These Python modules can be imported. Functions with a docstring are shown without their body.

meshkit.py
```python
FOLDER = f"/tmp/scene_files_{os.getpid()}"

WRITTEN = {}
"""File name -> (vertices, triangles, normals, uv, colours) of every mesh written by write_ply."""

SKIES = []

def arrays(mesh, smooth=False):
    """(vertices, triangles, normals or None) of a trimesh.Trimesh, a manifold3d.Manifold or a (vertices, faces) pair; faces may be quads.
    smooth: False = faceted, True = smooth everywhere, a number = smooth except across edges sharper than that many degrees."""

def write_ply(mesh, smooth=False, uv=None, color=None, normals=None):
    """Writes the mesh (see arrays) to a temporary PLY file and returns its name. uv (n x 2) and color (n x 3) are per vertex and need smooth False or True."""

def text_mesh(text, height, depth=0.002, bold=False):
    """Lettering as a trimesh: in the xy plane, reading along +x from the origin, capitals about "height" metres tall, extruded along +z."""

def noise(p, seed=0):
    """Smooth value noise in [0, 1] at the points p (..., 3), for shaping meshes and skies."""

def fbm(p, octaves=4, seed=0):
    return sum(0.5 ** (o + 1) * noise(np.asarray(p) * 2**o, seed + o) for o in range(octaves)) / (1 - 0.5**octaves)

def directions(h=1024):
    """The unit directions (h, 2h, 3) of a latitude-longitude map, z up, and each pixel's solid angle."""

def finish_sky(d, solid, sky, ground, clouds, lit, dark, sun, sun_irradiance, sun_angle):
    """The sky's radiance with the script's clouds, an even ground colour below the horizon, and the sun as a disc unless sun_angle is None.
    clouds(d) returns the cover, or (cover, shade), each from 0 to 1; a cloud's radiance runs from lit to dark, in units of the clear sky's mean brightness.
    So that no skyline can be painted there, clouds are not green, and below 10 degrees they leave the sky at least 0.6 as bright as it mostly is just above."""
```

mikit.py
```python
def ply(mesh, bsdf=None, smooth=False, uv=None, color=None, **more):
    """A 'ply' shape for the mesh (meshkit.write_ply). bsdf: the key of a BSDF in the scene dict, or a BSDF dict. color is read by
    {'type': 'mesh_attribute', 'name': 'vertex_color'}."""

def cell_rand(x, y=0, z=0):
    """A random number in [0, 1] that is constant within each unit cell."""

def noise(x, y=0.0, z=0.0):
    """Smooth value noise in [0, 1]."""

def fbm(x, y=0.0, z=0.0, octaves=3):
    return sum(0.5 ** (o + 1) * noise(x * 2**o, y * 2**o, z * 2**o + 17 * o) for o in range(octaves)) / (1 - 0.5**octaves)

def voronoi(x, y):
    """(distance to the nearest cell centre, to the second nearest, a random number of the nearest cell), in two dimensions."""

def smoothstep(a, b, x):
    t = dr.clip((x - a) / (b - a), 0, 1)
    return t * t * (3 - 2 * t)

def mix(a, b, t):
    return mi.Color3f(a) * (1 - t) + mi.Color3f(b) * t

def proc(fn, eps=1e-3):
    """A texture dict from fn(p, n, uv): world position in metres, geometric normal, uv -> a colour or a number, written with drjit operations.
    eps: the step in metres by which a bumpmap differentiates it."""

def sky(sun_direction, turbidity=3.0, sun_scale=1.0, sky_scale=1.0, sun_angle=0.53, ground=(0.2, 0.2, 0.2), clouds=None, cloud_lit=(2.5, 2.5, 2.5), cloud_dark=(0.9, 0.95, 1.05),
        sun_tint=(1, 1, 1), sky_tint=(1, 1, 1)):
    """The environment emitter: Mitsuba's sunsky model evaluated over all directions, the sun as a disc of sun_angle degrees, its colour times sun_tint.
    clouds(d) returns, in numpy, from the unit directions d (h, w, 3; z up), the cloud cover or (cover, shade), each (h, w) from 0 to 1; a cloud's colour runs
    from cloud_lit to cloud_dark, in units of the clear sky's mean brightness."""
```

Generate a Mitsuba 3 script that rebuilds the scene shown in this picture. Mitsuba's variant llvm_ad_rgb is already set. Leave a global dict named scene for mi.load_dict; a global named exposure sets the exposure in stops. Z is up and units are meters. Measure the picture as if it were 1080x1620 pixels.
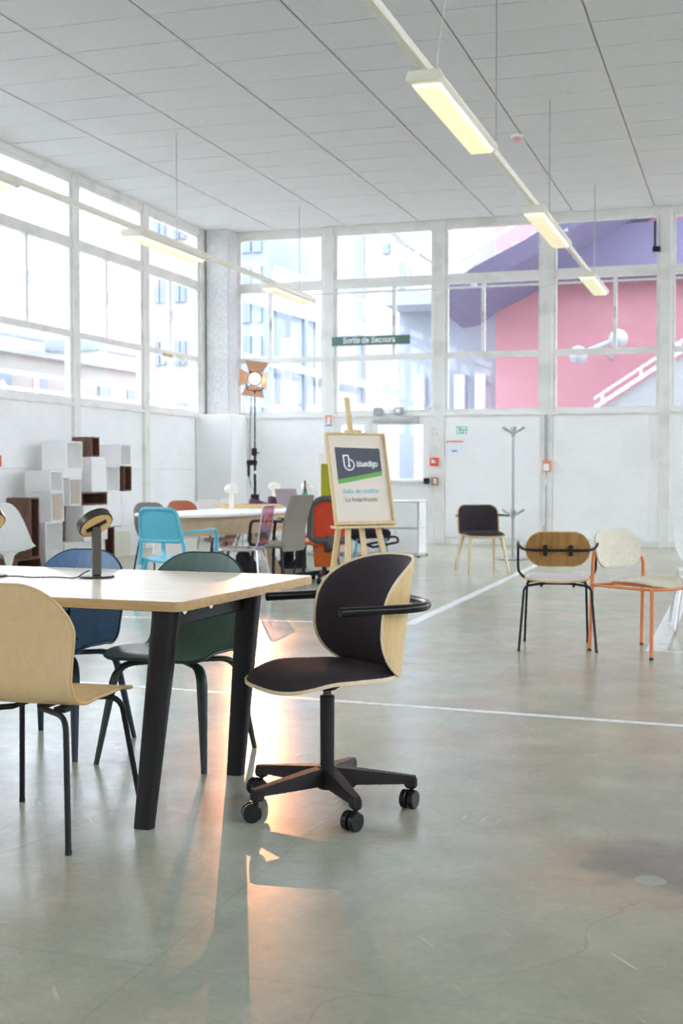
import math, numpy as np, trimesh, drjit as dr, mitsuba as mi, mikit, meshkit
from mikit import proc, noise, fbm, cell_rand, voronoi, smoothstep, mix
T = mi.ScalarTransform4f
rng = np.random.default_rng(7)
scene, labels = {'type': 'scene'}, {}
# ---------------------------------------------------------------- camera, sky, exposure
EYE = 1.18
PITCH = math.atan(63 / 2000)
AIM = [0, math.cos(PITCH), EYE - math.sin(PITCH)]
scene['camera'] = {'type': 'thinlens', 'fov': 2 * math.degrees(math.atan(540 / 2000)), 'fov_axis': 'x', 'near_clip': 0.05, 'far_clip': 500.0,
                   'aperture_radius': 0.0042, 'focus_distance': 4.6,
                   'to_world': T().look_at(origin=[0, 0, EYE], target=AIM, up=[0, 0, 1])}
exposure = 4.78


def overcast(d):
    z = d[..., 2]
    n = meshkit.fbm(d * np.array([3.0, 3.0, 6.0]), 4, 3)
    return np.ones(z.shape), 0.25 + 0.4 * (n - 0.5)


scene['sky'] = mikit.sky([0.35, 0.8, 0.55], turbidity=4.0, sun_scale=0.0, clouds=overcast, cloud_lit=(1.82, 2.0, 2.26), cloud_dark=(1.2, 1.42, 1.72), ground=(0.42, 0.41, 0.40))

# ---------------------------------------------------------------- the hall's own frame, turned against the camera's
AZ = math.radians(17.82)
EX, EY = np.array([math.cos(AZ), -math.sin(AZ), 0]), np.array([math.sin(AZ), math.cos(AZ), 0])
ROOM = np.eye(4); ROOM[:3, 0], ROOM[:3, 1] = EX, EY
XL, XR, YB, YF, ZC = -8.85, 6.6, 20.25, -5.0, 5.30
SILL, HEAD = 2.14, 5.29


def room_pt(x, y, z=0.0):
    return x * EX + y * EY + np.array([0, 0, z])


def frame(x, y, deg=0.0, z=0.0):
    m = np.eye(4); a = math.radians(deg)
    m[:2, :2] = [[math.cos(a), -math.sin(a)], [math.sin(a), math.cos(a)]]
    m[:3, 3] = [x, y, z]
    return m


# ---------------------------------------------------------------- materials
def mat(name, color, rough=0.5, spec=0.5, metal=0.0, bump=None, **more):
    d = {'type': 'principled', 'base_color': {'type': 'rgb', 'value': list(color)} if not isinstance(color, dict) else color, 'roughness': rough, 'metallic': metal, **more}
    if not metal:
        d['specular'] = spec
    if bump is not None:
        d = {'type': 'bumpmap', 'arbitrary': bump[0], 'scale': bump[1], 'bsdf': d}
    scene['mat_' + name] = {'type': 'twosided', 'bsdf': d}
    return name


def wood(c1, c2, axis, scale=1.0):
    """Straight grain along the given direction."""
    a = np.array(axis, float) / np.linalg.norm(axis)
    b = np.cross(a, [0.13, 0.31, 0.94]); b /= np.linalg.norm(b)
    c = np.cross(a, b)

    def fn(p, n, uv):
        u = (p.x * a[0] + p.y * a[1] + p.z * a[2]) * scale
        v = (p.x * b[0] + p.y * b[1] + p.z * b[2]) * scale
        w = (p.x * c[0] + p.y * c[1] + p.z * c[2]) * scale
        g = fbm(u * 2, v * 45, w * 45) * 0.7 + noise(u * 10, v * 220, w * 220) * 0.3
        return mix(c1, c2, smoothstep(0.25, 0.75, g))
    return proc(fn)


def floor_color(p, n, uv):
    x = p.x * EX[0] + p.y * EX[1]
    y = p.x * EY[0] + p.y * EY[1]
    big = fbm(x * 0.55 + 3, y * 0.4, octaves=4)
    mid = fbm(x * 2.2, y * 2.2 + 9, octaves=4)
    fine = noise(x * 55, y * 55) * 0.5 + noise(x * 140, y * 140) * 0.5
    c = mix((0.300, 0.318, 0.255), (0.395, 0.400, 0.325), smoothstep(0.25, 0.75, big))
    c = mix(c, (0.37, 0.325, 0.25), smoothstep(0.45, 0.75, mid) * 0.75)
    c = mix(c, (0.30, 0.345, 0.30), smoothstep(0.55, 0.8, fbm(x * 1.3 + 40, y * 0.9, octaves=3)) * 0.6)
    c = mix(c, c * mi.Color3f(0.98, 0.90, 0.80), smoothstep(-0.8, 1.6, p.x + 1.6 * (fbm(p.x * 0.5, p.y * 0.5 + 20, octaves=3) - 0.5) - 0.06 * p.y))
    # worn dark patch and pale repair disc on the right
    wob = fbm(p.x * 6, p.y * 6, octaves=3) * 0.35
    d = dr.sqrt(dr.square((p.x - 1.02) / 1.1) + dr.square((p.y - 3.72) / 0.9)) + wob
    c = mix(c, (0.17, 0.145, 0.12), smoothstep(0.56, 0.3, d) * (0.5 + 0.4 * mid))
    c = mix(c, (0.42, 0.26, 0.14), smoothstep(0.1, 0.0, dr.abs(d - 0.5)) * 0.16 * mid * 2)
    c = mix(c, (0.33, 0.37, 0.28), smoothstep(0.048, 0.042, dr.sqrt(dr.square(p.x - 0.892) + dr.square(p.y - 3.62))) * 0.6)
    c = c * (0.84 + 0.32 * fbm(x * 6 + 2, y * 6 + 1, octaves=4)) * (0.92 + 0.16 * fine)
    # saw cuts of the slab, every few metres
    for off, w in ((x * 0.31 + 0.42, 0.31), (y * 0.31 + 0.16, 0.31)):
        f = dr.abs(off - dr.round(off)) / w
        c = c * (1 - 0.10 * smoothstep(0.006, 0.001, f))
    # hairline cracks and scratches
    cr = dr.abs(fbm(x * 0.8 + 11, y * 0.8 + 5, octaves=4) - 0.5)
    c = c * (1 - 0.14 * smoothstep(0.0025, 0.0005, cr) * smoothstep(0.45, 0.6, fbm(x * 0.7, y * 0.7)))
    for ang, k in ((0.5, 1.0), (-0.9, 2.0), (1.4, 3.0)):
        s, t = x * math.cos(ang) + y * math.sin(ang), -x * math.sin(ang) + y * math.cos(ang)
        r = noise(s * 3.5 + 7 * k, t * 130 + k * 31)
        c = mix(c, (0.60, 0.60, 0.52), smoothstep(0.94, 0.98, r) * smoothstep(0.62, 0.74, noise(s * 2 + k * 5, t * 3)) * 0.6)
    return c


def floor_rough(p, n, uv):
    return 0.13 + 0.15 * fbm(p.x * 1.1, p.y * 1.1 + 4, octaves=4) + 0.06 * noise(p.x * 26, p.y * 26)


def floor_bump(p, n, uv):
    return fbm(p.x * 5, p.y * 5, octaves=3)


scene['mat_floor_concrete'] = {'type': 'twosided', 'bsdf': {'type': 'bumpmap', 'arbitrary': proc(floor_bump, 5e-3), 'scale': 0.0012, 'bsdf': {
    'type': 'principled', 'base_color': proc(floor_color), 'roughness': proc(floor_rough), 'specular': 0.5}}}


def line_color(p, n, uv):
    w = fbm(p.x * 23, p.y * 23, octaves=4)
    return mix((0.74, 0.75, 0.74), (0.60, 0.61, 0.58), smoothstep(0.5, 0.8, w))


mat('line_paint', proc(line_color), 0.35)


def plaster(p, n, uv):
    s = fbm(p.x * 1.7 + p.y * 0.9, p.y * 1.7, p.z * 1.3, octaves=4)
    f = noise(p.x * 30, p.y * 30, p.z * 30)
    low = smoothstep(0.22, 0.0, p.z) * smoothstep(0.35, 0.65, fbm(p.x * 5, p.y * 5, p.z * 9))
    c = mix((0.90, 0.90, 0.89), (0.86, 0.86, 0.845), smoothstep(0.35, 0.7, s)) * (0.97 + 0.05 * f)
    return mix(c, (0.42, 0.40, 0.35), low * 0.6)


mat('white_panel', proc(plaster), 0.55)


def paintwork(p, n, uv):
    s = fbm(p.x * 4 + p.y * 3, p.y * 4, p.z * 4, octaves=3)
    return mix((0.79, 0.78, 0.745), (0.69, 0.68, 0.63), smoothstep(0.45, 0.8, s))


mat('frame_paint', proc(paintwork), 0.45)


def ceil_a(p, n, uv):
    f = noise(p.x * 70, p.y * 70) * 0.5 + noise(p.x * 160, p.y * 160) * 0.5
    return mi.Color3f(0.645, 0.638, 0.632) * (0.9 + 0.16 * f)


mat('ceiling_board', proc(ceil_a), 0.9, 0.2)
mat('ceiling_board_grey', (0.625, 0.62, 0.617), 0.9, 0.2)
mat('ceiling_grid', (0.52, 0.52, 0.52), 0.8, 0.2)


def rough_concrete(p, n, uv):
    v = fbm(p.x * 60 + p.y * 33, p.y * 60, p.z * 50, octaves=3)
    return mix((0.66, 0.66, 0.65), (0.50, 0.50, 0.50), smoothstep(0.42, 0.72, v))


mat('rough_concrete', proc(rough_concrete), 0.85, 0.3)
scene['mat_window_glass'] = {'type': 'thindielectric', 'int_ior': 1.5}
mat('white_paint', (0.82, 0.82, 0.81), 0.35)
mat('bright_white', (0.88, 0.88, 0.87), 0.3)
mat('cream_plastic', (0.80, 0.77, 0.66), 0.4)
mat('grey_metal', (0.42, 0.43, 0.43), 0.35, metal=0.6)
mat('chrome', (0.80, 0.81, 0.82), 0.12, metal=1.0)
mat('black_metal', (0.018, 0.017, 0.018), 0.38, 0.22)
mat('black_plastic', (0.022, 0.019, 0.02), 0.45, 0.22)
mat('gloss_black', (0.010, 0.010, 0.010), 0.2, 0.28)
mat('dark_bronze', (0.10, 0.085, 0.072), 0.32, metal=0.75)
mat('rubber', (0.02, 0.02, 0.02), 0.7)


def weave(c, k=900.0):
    c = np.array(c)

    def fn(p, n, uv):
        f = noise(p.x * k, p.y * k, p.z * k)
        g = fbm(p.x * 9, p.y * 9, p.z * 9)
        return mi.Color3f(*map(float, c)) * (0.75 + 0.4 * f + 0.2 * g)
    return proc(fn)


mat('dark_upholstery', weave((0.030, 0.022, 0.026)), 0.75, 0.3, sheen=0.35, sheen_tint=0.3)
mat('grey_upholstery', weave((0.62, 0.58, 0.555)), 0.8, 0.3, sheen=0.3)
mat('taupe_leather', (0.215, 0.19, 0.15), 0.55)
mat('birch_face', wood((0.66, 0.46, 0.215), (0.585, 0.385, 0.165), (0.1, 0.05, 1)), 0.42)
mat('birch_edge', (0.74, 0.60, 0.40), 0.5)
mat('maple_shell', wood((0.77, 0.545, 0.295), (0.72, 0.49, 0.25), (0.1, 0.3, 1)), 0.4)
mat('ash_top', wood((0.80, 0.72, 0.60), (0.74, 0.64, 0.50), (-0.934, 0.356, 0)), 0.26, 0.65)
mat('oak_edge', wood((0.54, 0.355, 0.16), (0.46, 0.29, 0.12), (-0.934, 0.356, 0.02)), 0.42)
mat('oak_back', wood((0.40, 0.20, 0.06), (0.28, 0.13, 0.03), (0.05, 0.02, 1)), 0.4)
mat('pine', wood((0.72, 0.55, 0.30), (0.64, 0.46, 0.225), (0.15, 0.1, 1)), 0.5)
mat('pale_wood', wood((0.62, 0.47, 0.30), (0.54, 0.395, 0.24), (0.3, 1, 0.1), 0.6), 0.45)
mat('walnut', wood((0.175, 0.085, 0.055), (0.105, 0.048, 0.03), (0.1, 0.05, 1)), 0.42)
mat('blue_stain', wood((0.075, 0.175, 0.33), (0.06, 0.145, 0.285), (0.1, 0.05, 1)), 0.33, 0.7)
mat('green_stain', wood((0.085, 0.15, 0.12), (0.068, 0.122, 0.098), (0.1, 0.05, 1)), 0.33, 0.7)
mat('blue_leg', (0.016, 0.030, 0.050), 0.4)
mat('green_leg', (0.014, 0.026, 0.021), 0.4)
mat('cyan_plastic', (0.115, 0.47, 0.60), 0.38)
mat('orange_paint', (0.72, 0.235, 0.085), 0.35)


def terrazzo(p, n, uv):
    q = p.x * 0.75 + p.y * 0.66
    a, b, r = voronoi(q * 62, p.z * 62 + p.y * 30)
    on = smoothstep(0.26, 0.2, a) * dr.select(r > 0.55, 1.0, 0.0)
    tone = dr.select(r > 0.94, mi.Color3f(0.70, 0.22, 0.12), dr.select(r > 0.86, mi.Color3f(0.12, 0.28, 0.14), dr.select(r > 0.72, mi.Color3f(0.38, 0.33, 0.2), mi.Color3f(0.60, 0.56, 0.42))))
    base = mi.Color3f(0.66, 0.605, 0.46) * (0.9 + 0.15 * fbm(q * 12, p.z * 12))
    return mix(base, tone, on * 0.75)


mat('speckled_shell', proc(terrazzo), 0.45)
scene['mat_clear_acrylic'] = {'type': 'thindielectric', 'int_ior': 1.5, 'specular_transmittance': {'type': 'rgb', 'value': [0.78, 0.74, 0.88]}}
mat('pale_lilac', (0.55, 0.50, 0.66), 0.2)
mat('orange_mesh', weave((0.55, 0.055, 0.02), 300), 0.7, 0.3)
mat('orange_seat', (0.62, 0.13, 0.02), 0.5)
mat('rust_plastic', (0.50, 0.115, 0.035), 0.45)
mat('charcoal_plastic', (0.085, 0.075, 0.078), 0.5)
mat('warm_grey_plastic', (0.20, 0.18, 0.18), 0.5)
mat('white_plastic', (0.76, 0.745, 0.70), 0.35)
mat('pink_plastic', (0.70, 0.42, 0.40), 0.45)
mat('wine_paint', (0.16, 0.02, 0.025), 0.4)
mat('lamp_white', (0.85, 0.80, 0.70), 0.35)
mat('lamp_underside', (0.62, 0.42, 0.17), 0.5)
mat('red_plastic', (0.72, 0.075, 0.035), 0.4)
mat('salmon_plastic', (0.72, 0.30, 0.19), 0.45)
mat('paper', (0.80, 0.71, 0.60), 0.6)
mat('white_paper', (0.82, 0.83, 0.88), 0.5)
mat('slate_print', (0.075, 0.08, 0.105), 0.6)
mat('green_print', (0.16, 0.42, 0.09), 0.6)
mat('sky_print', (0.22, 0.53, 0.66), 0.6)
mat('grey_print', (0.25, 0.25, 0.25), 0.6)
mat('sign_green', (0.10, 0.19, 0.155), 0.4)
mat('exit_green', (0.12, 0.52, 0.38), 0.45)
mat('blue_print', (0.12, 0.32, 0.62), 0.5)
mat('moss', weave((0.32, 0.30, 0.03), 120), 0.9, 0.1)
mat('mauve_metal', (0.36, 0.30, 0.33), 0.4)
mat('purple_fabric', weave((0.12, 0.055, 0.10), 200), 0.7)
mat('black_fabric', weave((0.016, 0.015, 0.017), 300), 0.8, 0.2)
mat('yellow_paper', (0.72, 0.42, 0.04), 0.6)
mat('bottle_green', (0.05, 0.32, 0.14), 0.2)
mat('teal_paint', (0.10, 0.40, 0.50), 0.4)
mat('brown_card', (0.36, 0.15, 0.09), 0.7)
# outside
mat('facade_cream', (0.4, 0.378, 0.346), 0.8, 0.2)
mat('facade_pale', (0.398, 0.41, 0.421), 0.8, 0.2)
mat('facade_blue', (0.335, 0.374, 0.433), 0.8, 0.2)
mat('facade_window', (0.239, 0.283, 0.346), 0.5, 0.3)
mat('facade_shade', (0.275, 0.314, 0.365), 0.8, 0.2)
mat('red_wall', (0.57, 0.255, 0.295), 0.7, 0.2)
mat('violet_soffit', (0.20, 0.18, 0.29), 0.7, 0.2)
mat('outdoor_white', (0.69, 0.705, 0.735), 0.6, 0.2)
mat('outdoor_grey', (0.432, 0.48, 0.528), 0.8, 0.2)
mat('globe_white', (0.44, 0.45, 0.48), 0.5)
mat('terrace', (0.40, 0.39, 0.37), 0.8, 0.2)
mat('hill_haze', (0.22, 0.26, 0.31), 0.9, 0.1)


# ---------------------------------------------------------------- geometry helpers
def box(x0, x1, y0, y1, z0, z1, c=0.0):
    x0, x1, y0, y1, z0, z1 = min(x0, x1), max(x0, x1), min(y0, y1), max(y0, y1), min(z0, z1), max(z0, z1)
    if c <= 0:
        m = trimesh.creation.box(extents=[x1 - x0, y1 - y0, z1 - z0])
        m.apply_translation([(x0 + x1) / 2, (y0 + y1) / 2, (z0 + z1) / 2])
        return m
    c = min(c, 0.45 * min(x1 - x0, y1 - y0, z1 - z0))
    pts = []
    for sx in (0, 1):
        for sy in (0, 1):
            for sz in (0, 1):
                X, Y, Z = (x1 if sx else x0), (y1 if sy else y0), (z1 if sz else z0)
                ix, iy, iz = X + (-c if sx else c), Y + (-c if sy else c), Z + (-c if sz else c)
                pts += [(X, iy, iz), (ix, Y, iz), (ix, iy, Z)]
    return trimesh.convex.convex_hull(np.array(pts))


def hull(pts):
    return trimesh.convex.convex_hull(np.array(pts, float))


def join(*ms):
    ms = [m for m in ms if m is not None]
    return ms[0] if len(ms) == 1 else trimesh.util.concatenate(ms)


def fillet(pts, r, k=6, closed=False):
    pts = [np.array(p, float) for p in pts]
    out = [] if closed else [pts[0]]
    n = len(pts)
    for i in (range(n) if closed else range(1, n - 1)):
        a, b, c = pts[i - 1], pts[i], pts[(i + 1) % n]
        da, dc = a - b, c - b
        la, lc = np.linalg.norm(da), np.linalg.norm(dc)
        rr = r[i] if isinstance(r, (list, tuple)) else r
        rr = min(rr, 0.49 * la if (closed or 1 < i) else 0.95 * la, 0.49 * lc if (closed or i < n - 2) else 0.95 * lc)
        p0, p2 = b + da / la * rr, b + dc / lc * rr
        for t in np.linspace(0, 1, k):
            out.append((1 - t) ** 2 * p0 + 2 * t * (1 - t) * b + t * t * p2)
    if not closed:
        out.append(pts[-1])
    return np.array(out)


def tube(pts, r, n=10, r2=None, up=None, closed=False):
    """A swept tube; r per point or one number; r2: the second half-axis of an oval section."""
    p = np.asarray(pts, float); m = len(p)
    ra = np.broadcast_to(np.asarray(r, float), (m,)); rb = ra if r2 is None else np.broadcast_to(np.asarray(r2, float), (m,))
    t = np.roll(p, -1, 0) - np.roll(p, 1, 0)
    if not closed:
        t[0], t[-1] = p[1] - p[0], p[-1] - p[-2]
    t /= np.linalg.norm(t, axis=1, keepdims=True) + 1e-12
    u = np.array(up if up is not None else ([0, 0, 1.0] if abs(t[0, 2]) < 0.9 else [1.0, 0, 0]), float)
    us = []
    for i in range(m):
        u = u - t[i] * (u @ t[i]); u /= np.linalg.norm(u) + 1e-12; us.append(u)
    us = np.array(us); ws = np.cross(t, us)
    a = np.arange(n) * 2 * np.pi / n
    v = p[:, None] + ra[:, None, None] * np.cos(a)[None, :, None] * us[:, None] + rb[:, None, None] * np.sin(a)[None, :, None] * ws[:, None]
    f = []
    for i in range(m if closed else m - 1):
        j = (i + 1) % m
        for k in range(n):
            l = (k + 1) % n
            f += [(i * n + k, i * n + l, j * n + l), (i * n + k, j * n + l, j * n + k)]
    v = v.reshape(-1, 3)
    if not closed:
        v = np.vstack([v, p[0], p[-1]]); e = len(v) - 2
        for k in range(n):
            l = (k + 1) % n
            f += [(e, l, k), (e + 1, (m - 1) * n + k, (m - 1) * n + l)]
    return trimesh.Trimesh(v, np.array(f), process=False)


def bar(a, b, w, h, up=(0, 0, 1)):
    a, b = np.array(a, float), np.array(b, float)
    t = (b - a) / np.linalg.norm(b - a)
    u = np.array(up, float); u = u - t * (u @ t)
    if np.linalg.norm(u) < 1e-3:
        u = np.array([1.0, 0, 0]) - t * t[0]
    u /= np.linalg.norm(u); s = np.cross(t, u)
    return hull([q + s * i * w / 2 + u * j * h / 2 for q in (a, b) for i in (-1, 1) for j in (-1, 1)])


def taper(a, b, wa, ha, wb, hb, up=(0, 0, 1)):
    a, b = np.array(a, float), np.array(b, float)
    t = (b - a) / np.linalg.norm(b - a)
    u = np.array(up, float); u = u - t * (u @ t); u /= np.linalg.norm(u); s = np.cross(t, u)
    return hull([q + s * i * w / 2 + u * j * h / 2 for q, w, h in ((a, wa, ha), (b, wb, hb)) for i in (-1, 1) for j in (-1, 1)])


def lathe(prof, n=28):
    return trimesh.creation.revolve(np.array(prof, float), sections=n)


def cyl(a, b, r, n=20):
    return tube([a, b], r, n)


def squircle(a, b, e=2.6, n=56):
    t = np.arange(n) * 2 * np.pi / n
    c, s = np.cos(t), np.sin(t)
    return np.stack([a * np.sign(c) * np.abs(c) ** (2 / e), b * np.sign(s) * np.abs(s) ** (2 / e)], 1)


def rounded(x0, x1, y0, y1, r, n=8):
    """Rounded rectangle outline; r: one radius or four (x1y1, x0y1, x0y0, x1y0); edges subdivided."""
    r = [r] * 4 if np.isscalar(r) else r
    cs = [(x1 - r[0], y1 - r[0], 0), (x0 + r[1], y1 - r[1], 90), (x0 + r[2], y0 + r[2], 180), (x1 - r[3], y0 + r[3], 270)]
    out = []
    for (cx, cy, a0), rr in zip(cs, r):
        for t in np.linspace(a0, a0 + 90, n):
            out.append((cx + rr * math.cos(math.radians(t)), cy + rr * math.sin(math.radians(t))))
    out = np.array(out); res = []
    for i in range(len(out)):
        a, b = out[i], out[(i + 1) % len(out)]
        k = max(1, int(np.linalg.norm(b - a) / 0.05))
        for j in range(k):
            res.append(a + (b - a) * j / k)
    return np.array(res)


def sheet(outline, fn, lo, hi, rings=9, center=None):
    """A bent sheet: the outline (star-shaped about its centre) mapped by fn(s, t) to space, between offsets lo and hi along the normal
    (numbers, or functions of the ring 0..1)."""
    o = np.asarray(outline, float); c = o.mean(0) if center is None else np.array(center, float)
    k = len(o)
    rr = np.linspace(0, 1, rings + 1)[1:] ** 0.8
    st = np.vstack([[c]] + [c + r * (o - c) for r in rr])
    ring = np.concatenate([[0], np.repeat(rr, k)])

    def at(q):
        return np.array([fn(a, b) for a, b in q])
    P = at(st); e = 1e-4
    du, dv = at(st + [e, 0]) - P, at(st + [0, e]) - P
    N = np.cross(du, dv); N /= np.linalg.norm(N, axis=1, keepdims=True) + 1e-15
    L = np.array([lo(r) if callable(lo) else lo for r in ring]); H = np.array([hi(r) if callable(hi) else hi for r in ring])
    top, bot = P + N * H[:, None], P + N * L[:, None]
    f = []
    for i in range(k):
        f.append((0, 1 + i, 1 + (i + 1) % k))
    for q in range(rings - 1):
        a, b = 1 + q * k, 1 + (q + 1) * k
        for i in range(k):
            j = (i + 1) % k
            f += [(a + i, b + i, b + j), (a + i, b + j, a + j)]
    f = np.array(f); n = len(st)
    g = f[:, ::-1] + n
    a = 1 + (rings - 1) * k; w = []
    for i in range(k):
        j = (i + 1) % k
        w += [(a + i, a + n + i, a + n + j), (a + i, a + n + j, a + j)]
    return trimesh.Trimesh(np.vstack([top, bot]), np.vstack([f, g, np.array(w)]), process=False)


def profile(pts, r):
    """A polyline with rounded corners by arc length: returns (at(s) -> point, length)."""
    q = fillet([(x, z, 0) for x, z in pts], r, 12)[:, :2]
    d = np.concatenate([[0], np.cumsum(np.linalg.norm(np.diff(q, axis=0), axis=1))])

    def at(s):
        s0 = min(max(s, 0), d[-1])
        x, z = np.interp(s0, d, q[:, 0]), np.interp(s0, d, q[:, 1])
        if s > d[-1]:
            t = (q[-1] - q[-2]) / np.linalg.norm(q[-1] - q[-2]); x, z = np.array([x, z]) + t * (s - d[-1])
        if s < 0:
            t = (q[0] - q[1]) / np.linalg.norm(q[0] - q[1]); x, z = np.array([x, z]) + t * (-s)
        return x, z
    return at, d[-1]


def prism(poly, z0, z1):
    from shapely.geometry import Polygon
    m = trimesh.creation.extrude_polygon(Polygon(poly), z1 - z0, engine='earcut')
    m.apply_translation([0, 0, z0])
    return m


# ---------------------------------------------------------------- scene bookkeeping
def number(key):
    if key not in scene and key not in labels and not any(k.startswith(key + '__') for k in scene):
        return key
    i = 1
    while True:
        k = f'{key}_{i:03d}'
        if k not in scene and k not in labels and not any(x.startswith(k + '__') for x in scene):
            return k
        i += 1


def thing(name, label, cat, at=None, group=None, kind=None):
    key = number(name)
    labels[key] = {'label': label, 'category': cat}
    if group: labels[key]['group'] = group
    if kind: labels[key]['kind'] = kind
    FRAMES[key] = np.eye(4) if at is None else at
    return key


FRAMES = {}


def put(key, mesh, m, smooth=30, parent=None, label=None, **more):
    """One mesh: of the thing itself (parent None) or of its part parent__key."""
    if parent is not None:
        root = parent.split('__')[0]
        name = number(parent + '__' + key)
        M = FRAMES[root]
    else:
        name, M = key, FRAMES[key]
    mesh = mesh.copy(); mesh.apply_transform(M)
    scene[name] = mikit.ply(mesh, 'mat_' + m, smooth=smooth, **more)
    if label: labels[name] = {'label': label}
    return name


def struct(name, label=None, cat=None):
    labels[name] = {'kind': 'structure', 'label': label or name.replace('_', ' '), 'category': cat or name.split('_')[0]}
    FRAMES[name] = ROOM
    return name


# ---------------------------------------------------------------- structure: floor
struct('floor', 'worn polished grey-green concrete floor with painted white court lines', 'floor')
put('floor', box(XL - 0.3, XR + 0.3, YF - 0.3, YB + 0.3, -0.2, 0.0), 'floor_concrete', False)


def floor_line(a, b, w):
    a, b = np.array([*a, 0.0]), np.array([*b, 0.0])
    t = (b - a) / np.linalg.norm(b - a); s = np.array([-t[1], t[0], 0]) * w / 2
    q = hull([p + i * s + np.array([0, 0, z]) for p in (a, b) for i in (-1, 1) for z in (-0.004, 0.0012)])
    name = number('floor__court_line')
    scene[name] = mikit.ply(q, 'mat_line_paint')


floor_line((-2.2, 7.36), (2.6, 5.44), 0.055)
floor_line((0.52, 9.76), (2.62, 16.5), 0.085)
floor_line((-3.4, 10.62), (0.55, 9.77), 0.05)
floor_line((2.07, 8.30), (3.75, 13.6), 0.13)
floor_line((2.07, 8.31), (3.4, 7.87), 0.045)

# ceiling: grid slab and separate boards where they can be told apart
struct('ceiling', 'suspended ceiling of pale rectangular acoustic boards', 'ceiling')
put('ceiling', box(XL - 0.3, XR + 0.3, YF - 0.3, YB + 0.3, ZC + 0.012, ZC + 0.3), 'ceiling_grid', False)
TX, TY = 1.25, 0.70
tile_a = mikit.ply(box(-TX / 2 + 0.009, TX / 2 - 0.009, -TY / 2 + 0.005, TY / 2 - 0.005, -0.014, 0.014, 0.004), 'mat_ceiling_board')
tile_b = mikit.ply(box(-TX / 2 + 0.009, TX / 2 - 0.009, -TY / 2 + 0.005, TY / 2 - 0.005, -0.014, 0.014, 0.004), 'mat_ceiling_board_grey')
xs = [-1.42 + TX * (i + 0.5) for i in range(-6, 6)]
ys = [YB - 0.03 - TY * (j + 0.5) for j in range(0, 17)]
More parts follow.
